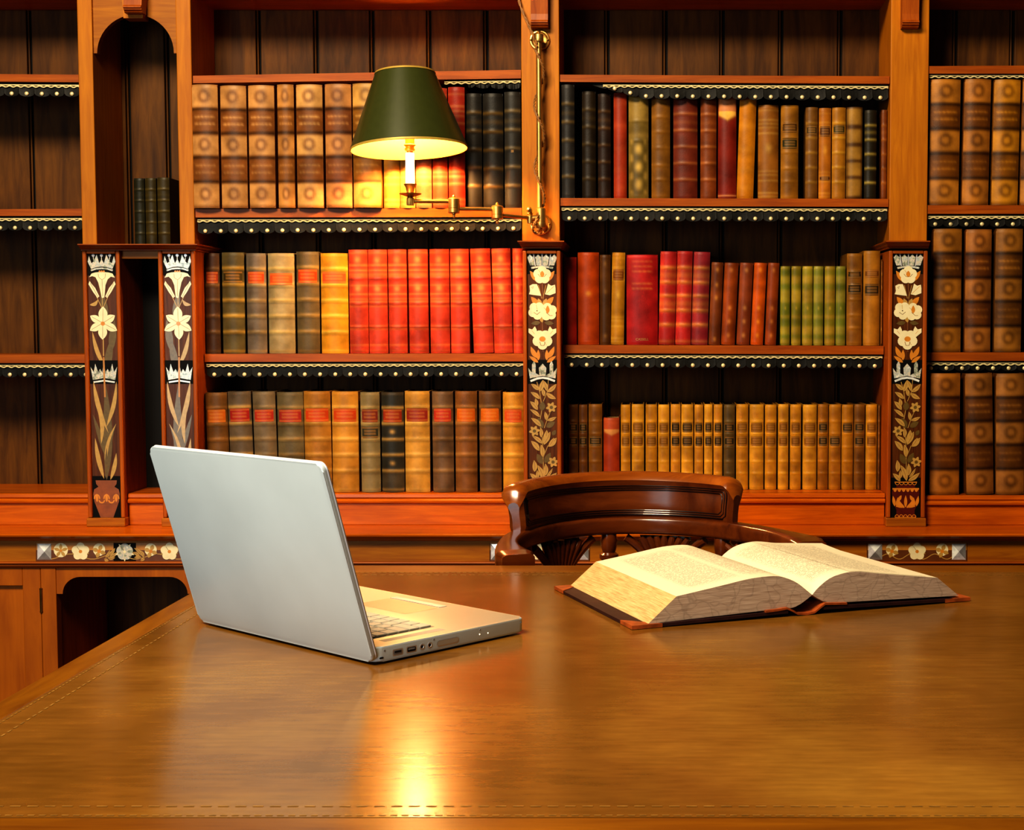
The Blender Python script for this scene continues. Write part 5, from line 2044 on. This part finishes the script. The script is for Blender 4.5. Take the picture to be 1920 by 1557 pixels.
# hollow leather spine with turned-in joints
mb = MB()
pf = [(-.062, .0082), (-.045, .0088), (-.030, .0102), (-.021, .0060), (-.014, .0016), (0.0, .0004), (.012, .0018), (.019, .0065), (.028, .0120), (.044, .0110), (.062, .0100)]
th = .0028
prof = [(x, z) for x, z in pf] + [(x, z + th) for x, z in pf[::-1]]
fr_ = [(Vector((0, y, 0)), Vector((1, 0, 0)), Vector((0, 0, 1)), 1, 1) for y in (-.005, BL * .5, BL + .005)]
mb.sweep(fr_, prof)
sp = child(mb, 'spine', OB, TANL)
sp['label'] = 'worn russet leather spine'

def pages_mat(name, kind):
    m, nt, b = newmat(name)
    tc = node(nt, 'ShaderNodeTexCoord')
    if kind == 'text':
        # faint columns of print over cream paper, driven by the page's own coordinates
        at = node(nt, 'ShaderNodeAttribute', attribute_name='col')
        sep = node(nt, 'ShaderNodeSeparateColor')
        nt.links.new(at.outputs['Color'], sep.inputs['Color'])
        wv = node(nt, 'ShaderNodeMath', operation='SINE')
        ml = node(nt, 'ShaderNodeMath', operation='MULTIPLY')
        ml.inputs[1].default_value = 420
        nt.links.new(sep.outputs['Green'], ml.inputs[0])
        nt.links.new(ml.outputs[0], wv.inputs[0])
        gt = node(nt, 'ShaderNodeMath', operation='GREATER_THAN')
        gt.inputs[1].default_value = -0.1
        nt.links.new(wv.outputs[0], gt.inputs[0])
        nz = node(nt, 'ShaderNodeTexNoise')
        nz.inputs['Scale'].default_value = 420
        nt.links.new(tc.outputs['Object'], nz.inputs['Vector'])
        g2 = node(nt, 'ShaderNodeMath', operation='GREATER_THAN')
        g2.inputs[1].default_value = 0.46
        nt.links.new(nz.outputs['Fac'], g2.inputs[0])
        m1 = node(nt, 'ShaderNodeMath', operation='MULTIPLY')
        nt.links.new(gt.outputs[0], m1.inputs[0])
        nt.links.new(g2.outputs[0], m1.inputs[1])
        m2 = node(nt, 'ShaderNodeMath', operation='MULTIPLY')
        nt.links.new(m1.outputs[0], m2.inputs[0])
        nt.links.new(sep.outputs['Blue'], m2.inputs[1])
        m3 = node(nt, 'ShaderNodeMath', operation='MULTIPLY')
        m3.inputs[1].default_value = 0.62
        nt.links.new(m2.outputs[0], m3.inputs[0])
        mx = node(nt, 'ShaderNodeMix', data_type='RGBA')
        nt.links.new(m3.outputs[0], mx.inputs['Factor'])
        mx.inputs[6].default_value = (*hx('#e0d3b4'), 1)
        mx.inputs[7].default_value = (*hx('#6c6252'), 1)
        nt.links.new(mx.outputs[2], b.inputs['Base Color'])
        b.inputs['Roughness'].default_value = .75
        return m
    mp = node(nt, 'ShaderNodeMapping')
    mp.inputs['Scale'].default_value = (1, 1, 40)
    nt.links.new(tc.outputs['Object'], mp.inputs['Vector'])
    nz = node(nt, 'ShaderNodeTexNoise')
    nz.inputs['Scale'].default_value = 30
    nz.inputs['Detail'].default_value = 6
    nt.links.new(mp.outputs['Vector'], nz.inputs['Vector'])
    rp = node(nt, 'ShaderNodeValToRGB')
    rp.color_ramp.elements[0].position = .3
    rp.color_ramp.elements[1].position = .68
    if kind == 'marble':
        rp.color_ramp.elements[0].color = (*hx('#977d68'), 1)
        rp.color_ramp.elements[1].color = (*hx('#cbb49e'), 1)
    else:
        rp.color_ramp.elements[0].color = (*hx('#b58c58'), 1)
        rp.color_ramp.elements[1].color = (*hx('#dcb883'), 1)
    nt.links.new(nz.outputs['Fac'], rp.inputs['Fac'])
    vo = node(nt, 'ShaderNodeTexVoronoi', feature='DISTANCE_TO_EDGE')
    vo.inputs['Scale'].default_value = 38
    nd = node(nt, 'ShaderNodeTexNoise')
    nd.inputs['Scale'].default_value = 14
    nt.links.new(tc.outputs['Object'], nd.inputs['Vector'])
    mv = node(nt, 'ShaderNodeMix', data_type='RGBA')
    mv.inputs['Factor'].default_value = .12
    nt.links.new(tc.outputs['Object'], mv.inputs[6])
    nt.links.new(nd.outputs['Color'], mv.inputs[7])
    nt.links.new(mv.outputs[2], vo.inputs['Vector'])
    r2 = node(nt, 'ShaderNodeValToRGB')
    r2.color_ramp.elements[0].position = .0
    r2.color_ramp.elements[1].position = .05
    k = .45 if kind == 'marble' else .62
    r2.color_ramp.elements[0].color = (k, k, k, 1)
    r2.color_ramp.elements[1].color = (1, 1, 1, 1)
    nt.links.new(vo.outputs['Distance'], r2.inputs['Fac'])
    mx = node(nt, 'ShaderNodeMix', data_type='RGBA', blend_type='MULTIPLY')
    mx.inputs['Factor'].default_value = .38 if kind == 'marble' else .22
    nt.links.new(rp.outputs['Color'], mx.inputs[6])
    nt.links.new(r2.outputs['Color'], mx.inputs[7])
    nt.links.new(mx.outputs[2], b.inputs['Base Color'])
    b.inputs['Roughness'].default_value = .7
    bp = node(nt, 'ShaderNodeBump')
    bp.inputs['Strength'].default_value = .15
    bp.inputs['Distance'].default_value = .001
    nt.links.new(nz.outputs['Fac'], bp.inputs['Height'])
    nt.links.new(bp.outputs['Normal'], b.inputs['Normal'])
    return m
PTEXT = pages_mat('printed_cream_paper', 'text')
PMARB = pages_mat('marbled_page_edge', 'marble')
PFORE = pages_mat('tan_fore_edge', 'fore')

def block(top, bot, name, side):
    """top, bot: cross-section polylines (s,h), gutter first, same count"""
    ny = 16
    mb = MB()
    cols = []
    n = len(top)
    T = [[None] * n for _ in range(ny + 1)]
    for j in range(ny + 1):
        y = BL * j / ny
        for i, (s, h) in enumerate(top):
            sag = 0.0 * math.sin(j / ny * math.pi) * math.sin(i / (n - 1) * math.pi)
            T[j][i] = (s, y, h - sag)
    vs = [T[j][i] for j in range(ny + 1) for i in range(n)]
    fs = [(j * n + i, j * n + i + 1, (j + 1) * n + i + 1, (j + 1) * n + i) for j in range(ny) for i in range(n - 1)]
    mb.add(vs, fs, PTEXT, True)
    arc = [0]
    for i in range(1, n):
        arc.append(arc[-1] + math.hypot(top[i][0] - top[i - 1][0], top[i][1] - top[i - 1][1]))
    for j in range(ny + 1):
        for i in range(n):
            u, v = arc[i] / arc[-1], j / ny
            inside = 1.0 if (.10 < u < .86 and .09 < v < .90 and not (.47 < u < .51)) else 0.0
            cols.append((u, v, inside))
    # tail and head edges
    for y in (0.0, BL):
        vs = [(s, y, h) for s, h in top] + [(s, y, h) for s, h in bot]
        mb.add(vs, [(i, i + 1, n + i + 1, n + i) for i in range(n - 1)], PMARB)
        cols += [(0, 0, 0)] * len(vs)
    # fore edge and underside
    K = 6
    (s1, h1), (s2, h2) = top[-1], bot[-1]
    vs = []
    for j in range(ny + 1):
        for k in range(K + 1):
            t = k / K
            vs.append((s1 + (s2 - s1) * t + side * .004 * math.sin(math.pi * t) * min(1, 5 * min(j, ny - j) / ny), BL * j / ny, h1 + (h2 - h1) * t))
    mb.add(vs, [(j * (K + 1) + k, j * (K + 1) + k + 1, (j + 1) * (K + 1) + k + 1, (j + 1) * (K + 1) + k) for j in range(ny) for k in range(K)], PFORE, True)
    cols += [(0, 0, 0)] * len(vs)
    vs = [(s, y, h) for y in (0.0, BL) for s, h in bot]
    mb.add(vs, [(i, i + 1, n + i + 1, n + i) for i in range(n - 1)], PFORE)
    cols += [(0, 0, 0)] * len(vs)
    return mb.build(name, None, OB, world=False, cols=cols, fixn=False)
def poly(pts, n):
    d = [0]
    for i in range(1, len(pts)):
        d.append(d[-1] + math.hypot(pts[i][0] - pts[i - 1][0], pts[i][1] - pts[i - 1][1]))
    out = []
    for k in range(n):
        t = d[-1] * k / (n - 1)
        i = max(j for j in range(len(d) - 1) if d[j] <= t + 1e-9)
        f = (t - d[i]) / max(1e-9, d[i + 1] - d[i])
        out.append((pts[i][0] + (pts[i + 1][0] - pts[i][0]) * f, pts[i][1] + (pts[i + 1][1] - pts[i][1]) * f))
    return out
def smoothp(pts, n=40):
    fn = cat([(x, 0, z) for x, z in pts])
    return [(v.x, v.z) for v in (fn(i / n) for i in range(n + 1))]
NP = 26
lt_ = poly(smoothp([(.010, .0265), (.002, .033), (-.014, .045), (-.034, .0535), (-.052, .056), (-.085, .0545), (-.13, .0475), (-.19, .0385)]), NP)
lb_ = poly([(.010, .0260), (-.004, .0165), (-.021, .0095), (-.034, .0110), (-.23, .0052)], NP)
block(lt_, lb_, 'page_block', 1)
rt_ = poly(smoothp([(.0105, .0265), (.020, .036), (.038, .0475), (.060, .0530), (.082, .0535), (.12, .0480), (.21, .0365)]), NP)
rb_ = poly([(.0105, .0260), (.024, .0180), (.030, .0145), (.045, .0130), (.246, .0085)], NP)
block(rt_, rb_, 'page_block', -1)
# curling loose top leaf on the right-hand side
mb = MB()
cols = []
vs = []
lp = rt_[8:24]
for j in range(9):
    t = j / 8
    for i, (s, h) in enumerate(lp):
        f = i / (len(lp) - 1)
        lift = .010 * max(0, t - .6) ** 1.2 * 2.5 * max(0, f - .3)
        vs.append((s, BL * (.012 + .985 * t), h + .0004 + lift))
        cols.append((.42 + .58 * f, t, 1.0 if (f < .8 and .09 < t < .9) else 0))
m_ = len(lp)
mb.add(vs, [(j * m_ + i, j * m_ + i + 1, (j + 1) * m_ + i + 1, (j + 1) * m_ + i) for j in range(8) for i in range(m_ - 1)], PTEXT, True)
mb.build('loose_page', None, OB, world=False, cols=cols, fixn=False)

# ------------------------------------------------------------------ desk chair
CH = empty('desk_chair', (.012, 2.49, 0), math.radians(16.4))
tag(CH, 'dark polished wooden armchair with curved back and carved fans, behind the table', 'chair')
EA, EB = 0.262, 0.372
ZB = 0.742
def bowp(t, da=0.0):
    return Vector(((EA + da) * math.cos(t), (EB + da) * math.sin(t), 0))
def bown(t):
    v = Vector((math.cos(t) / EA, math.sin(t) / EB, 0))
    return v.normalized()
# arm bow: flat rail, widened and rolled at the hand rests
mb = MB()
prof = rrect(-.5, .5, -.5, .5, .22, 4)
fr_ = []
N = 96
for i in range(N + 1):
    t = math.radians(-6 + 192 * i / N)
    e = min(i, N - i) / N
    wd = .036 + .034 * max(0, 1 - e / .13) ** 1.2
    hg = .034 + .004 * max(0, 1 - e / .1)
    endk = 1.0 if e > .012 else .8
    fr_.append((bowp(t) + Vector((0, 0, ZB + .017)), bown(t), Vector((0, 0, 1)), wd * endk, hg * endk))
mb.sweep(fr_, prof)
arm_ = child(mb, 'arm_rail', CH, W_CHAIR)
# crest rail standing on the bow
mb = MB()
t0, t1 = math.radians(37), math.radians(143)
cp = [(-.013, 0.0), (-.0165, .010), (-.017, .030), (-.016, .050), (-.0165, .062), (-.019, .072), (-.014, .082), (-.004, .087), (.008, .0865), (.020, .081), (.024, .072), (.019, .062), (.014, .05), (.013, .03), (.014, .010), (.013, 0.0)]
fr_ = []
for i in range(N + 1):
    f = i / N
    t = t0 + (t1 - t0) * f
    e = min(f, 1 - f)
    kz = .62 + .38 * math.sqrt(max(0, 1 - (1 - min(1, e / .045)) ** 2))
    kx_ = .45 + .55 * math.sqrt(max(0, 1 - (1 - min(1, e / .022)) ** 2))
    kx_ *= 1.12
    fr_.append((bowp(t, .004) + Vector((0, 0, ZB + .032)), bown(t), (Vector((0, 0, 1)) + bown(t) * .10).normalized(), kx_, kz * (1.0 + .05 * math.sin(math.pi * f))))
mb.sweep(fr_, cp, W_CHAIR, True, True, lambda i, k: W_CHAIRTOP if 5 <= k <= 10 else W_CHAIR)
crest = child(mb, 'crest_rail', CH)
# incised border grooves, drawn as thin dark tubes on the crest's inner face
mb = MB()
for q, (zo, ze) in enumerate(((.0640, .0085), (.0600, .0125), (.0560, .0165))):
    inset = .028 + .009 * q
    pts = []
    def cpnt(f, z):
        t = t0 + (t1 - t0) * f
        n_ = bown(t)
        return bowp(t, .004) + Vector((0, 0, ZB + .032)) - n_ * .0188 + (Vector((0, 0, 1)) + n_ * .10).normalized() * z
    for i in range(41):
        pts.append(cpnt(inset + (1 - 2 * inset) * i / 40, zo))
    for k in range(1, 7):
        a = math.pi / 2 * k / 6
        pts.append(cpnt(1 - inset + .012 * math.sin(a), zo - .012 * (1 - math.cos(a))))
    pts.append(cpnt(1 - inset + .012, ze + .004))
    for i in range(41):
        pts.append(cpnt(1 - inset - (1 - 2 * inset) * i / 40, ze))
    pts.append(cpnt(inset - .012, ze + .006))
    for k in range(0, 7):
        a = math.pi / 2 * k / 6
        pts.append(cpnt(inset - .012 * math.cos(a), zo - .012 * (1 - math.sin(a))))
    mb.tube(pts, .0011, 6)
child(mb, 'border_groove_lines', crest, plain('dark_groove_brown', '#1c0905', .35, coat=.5))
# turned spindles
SZ = .455
def spindle(t, r=.014):
    p = bowp(t)
    mb = MB()
    h = ZB - SZ + .004
    mb.lathe([(r * .7, 0), (r, .02), (r * .8, .05), (r * 1.25, .07), (r * .7, .09), (r * .95, h * .5), (r * .75, h - .085), (r * .78, h - .06), (r * 1.35, h - .052), (r * 1.35, h - .044), (r * .9, h - .040), (r * 1.1, h - .03), (r * 1.2, h - .015), (r, h)], (p.x, p.y, SZ), 20)
    child(mb, 'spindle', CH, W_CHAIR)
for d in (8, 42, 90, 138, 172):
    spindle(math.radians(d))
# carved fan splats
def fan(td):
    t = math.radians(td)
    mb = MB()
    b0 = bowp(t)
    tg = Vector((-math.sin(t) * EA, math.cos(t) * EB, 0)).normalized()
    nn = bown(t)
    zb_ = ZB - .115
    zt_ = ZB - .003
    for k in range(-3, 4):
        a = k / 3
        top = bowp(t + a * .17)
        p0 = b0 + tg * (a * .012) + Vector((0, 0, zb_))
        p2 = Vector((top.x, top.y, zt_ - .004 * abs(a))) - nn * .004
        p1 = b0 + tg * (a * .016) + Vector((0, 0, zb_ + .06)) - nn * .003
        pts = bez(p0, p1, p2, 8)
        mb.tube(pts, [.0036 + .0052 * (i / 8) ** 1.1 for i in range(8)] + [.0066], 10)
    # backing leaf
    vs = []
    for i in range(9):
        a = -1 + 2 * i / 8
        vs.append(bowp(t + a * .185, .003) + Vector((0, 0, zt_)))
        vs.append(b0 + tg * (a * .015) + nn * .004 + Vector((0, 0, zb_)))
    mb.add(vs, [(2 * i, 2 * i + 1, 2 * i + 3, 2 * i + 2) for i in range(8)])
    child(mb, 'carved_fan', CH, W_CHAIR)
    for g in (-1, 1):
        mb = MB()
        e_ = bowp(t + g * .29)
        pts = bez(b0 + tg * (-g * -.022) * -1 + Vector((0, 0, zb_ - .02)), b0 + tg * (g * .030) * (1 if True else 1) + Vector((0, 0, zb_ + .075)), Vector((e_.x, e_.y, zt_ - .004)), 12)
        mb.tube(pts, [.009 - .0015 * math.sin(math.pi * i / 12) for i in range(13)], 10)
        child(mb, 'scroll_stay', CH, W_CHAIR)
    mb = MB()
    mb.tube([b0 + Vector((0, 0, SZ - .004)), b0 + Vector((0, 0, zb_ - .05)), b0 + Vector((0, 0, zb_ + .005))], [.016, .013, .018], 14)
    child(mb, 'splat_stem', CH, W_CHAIR)
for d in (25, 66, 114, 155):
    fan(d)
# seat, legs and stretchers
mb = MB()
sp_ = [(EA * .98 * math.cos(2 * math.pi * i / 40) * (1.0), .14 + (.235 if math.sin(2 * math.pi * i / 40) > 0 else .23) * math.sin(2 * math.pi * i / 40)) for i in range(40)]
for z0_, z1_, k0, k1 in ((SZ - .04, SZ - .032, .95, 1.0), (SZ - .032, SZ - .008, 1.0, 1.0), (SZ - .008, SZ, 1.0, .96)):
    vs = [(x * k0, .14 + (y - .14) * k0, z0_) for x, y in sp_] + [(x * k1, .14 + (y - .14) * k1, z1_) for x, y in sp_]
    mb.add(vs, [(i, (i + 1) % 40, 40 + (i + 1) % 40, 40 + i) for i in range(40)], None, True)
vs = [(x * .96, .14 + (y - .14) * .96, SZ) for x, y in sp_] + [(x * .5, .14 + (y - .14) * .5, SZ - .008) for x, y in sp_]
mb.add(vs, [(i, (i + 1) % 40, 40 + (i + 1) % 40, 40 + i) for i in range(40)] + [list(range(40, 80))], None, True)
mb.add([(x * .95, .14 + (y - .14) * .95, SZ - .04) for x, y in sp_], [list(range(39, -1, -1))])
child(mb, 'seat', CH, W_CHAIR)
feet = {}
for sx in (-1, 1):
    for sy_ in (-1, 1):
        top = Vector((sx * .16, .14 + sy_ * .14, SZ - .036))
        bot = Vector((sx * .215, .14 + sy_ * .20, 0.0))
        mb = MB()
        pts = [bot + (top - bot) * (i / 12) for i in range(13)]
        mb.tube(pts, [.013, .016, .019, .015, .018, .020, .021, .020, .017, .021, .016, .020, .017], 16)
        child(mb, 'leg', CH, W_CHAIR)
        feet[(sx, sy_)] = bot + (top - bot) * .38
for sx in (-1, 1):
    mb = MB()
    mb.tube([feet[(sx, -1)], (feet[(sx, -1)] + feet[(sx, 1)]) / 2, feet[(sx, 1)]], [.009, .014, .009], 12)
    child(mb, 'stretcher', CH, W_CHAIR)
mb = MB()
a, c = (feet[(-1, -1)] + feet[(-1, 1)]) / 2, (feet[(1, -1)] + feet[(1, 1)]) / 2
mb.tube([a, (a + c) / 2, c], [.009, .014, .009], 12)
child(mb, 'stretcher', CH, W_CHAIR)

# ------------------------------------------------------------------ small lettering on the books
def lettering(txt, parent, size, u, v_z, w, bulge, mat):
    cu = bpy.data.curves.new('lettering', 'FONT')
    cu.body = txt
    cu.size = size
    cu.align_x = 'CENTER'
    cu.align_y = 'CENTER'
    tmp = bpy.data.objects.new('lettering_curve', cu)
    COL.objects.link(tmp)
    dg = bpy.context.evaluated_depsgraph_get()
    me = bpy.data.meshes.new_from_object(tmp.evaluated_get(dg))
    bpy.data.objects.remove(tmp)
    me.transform(Matrix.Rotation(math.pi / 2, 4, 'X'))
    for v in me.vertices:
        uu = max(-1, min(1, (v.co.x + u) / (w / 2)))
        v.co.y = bulge * abs(uu) ** 2.3 - .0009
    me.materials.clear()
    me.materials.append(mat)
    o = bpy.data.objects.new('gilt_lettering', me)
    COL.objects.link(o)
    o.parent = parent
    o.location = (u, 0, v_z)
    return o
GILT = plain('dull_gilt_lettering', '#b98a4a', .45, .3)
for r in [o for o in bpy.data.objects if o.get('category') == 'book']:
    if 'widest crimson' in r['label']:
        lettering('CASSELL', r, .009, 0, .014, .085, .011, GILT)
    if 'black book with gilt rules, first from right' in r['label']:
        lettering('III', r, .010, 0, .145, .042, .008, GILT)

# ------------------------------------------------------------------ light
def area(name, loc, target, size, size_y, power, col):
    d = bpy.data.lights.new(name, 'AREA')
    d.shape = 'RECTANGLE'
    d.size = size
    d.size_y = size_y
    d.energy = power
    d.color = col
    o = bpy.data.objects.new(name, d)
    COL.objects.link(o)
    o.location = loc
    o.rotation_euler = (Vector(target) - Vector(loc)).to_track_quat('-Z', 'Y').to_euler()
    return o
area('ceiling_light', (-1.3, 0.5, 3.5), (.1, 3.7, .95), 1.5, 0.8, 180, (1.0, .84, .60))
area('window_light', (-2.3, -1.7, 1.35), (-.4, 1.8, .85), 1.5, 1.9, 60, (.74, .91, 1.0))
wd = bpy.data.worlds.new('world')
SC.world = wd
wd.use_nodes = True
bg = wd.node_tree.nodes['Background']
bg.inputs['Color'].default_value = (1.0, .88, .72, 1)
bg.inputs['Strength'].default_value = .03
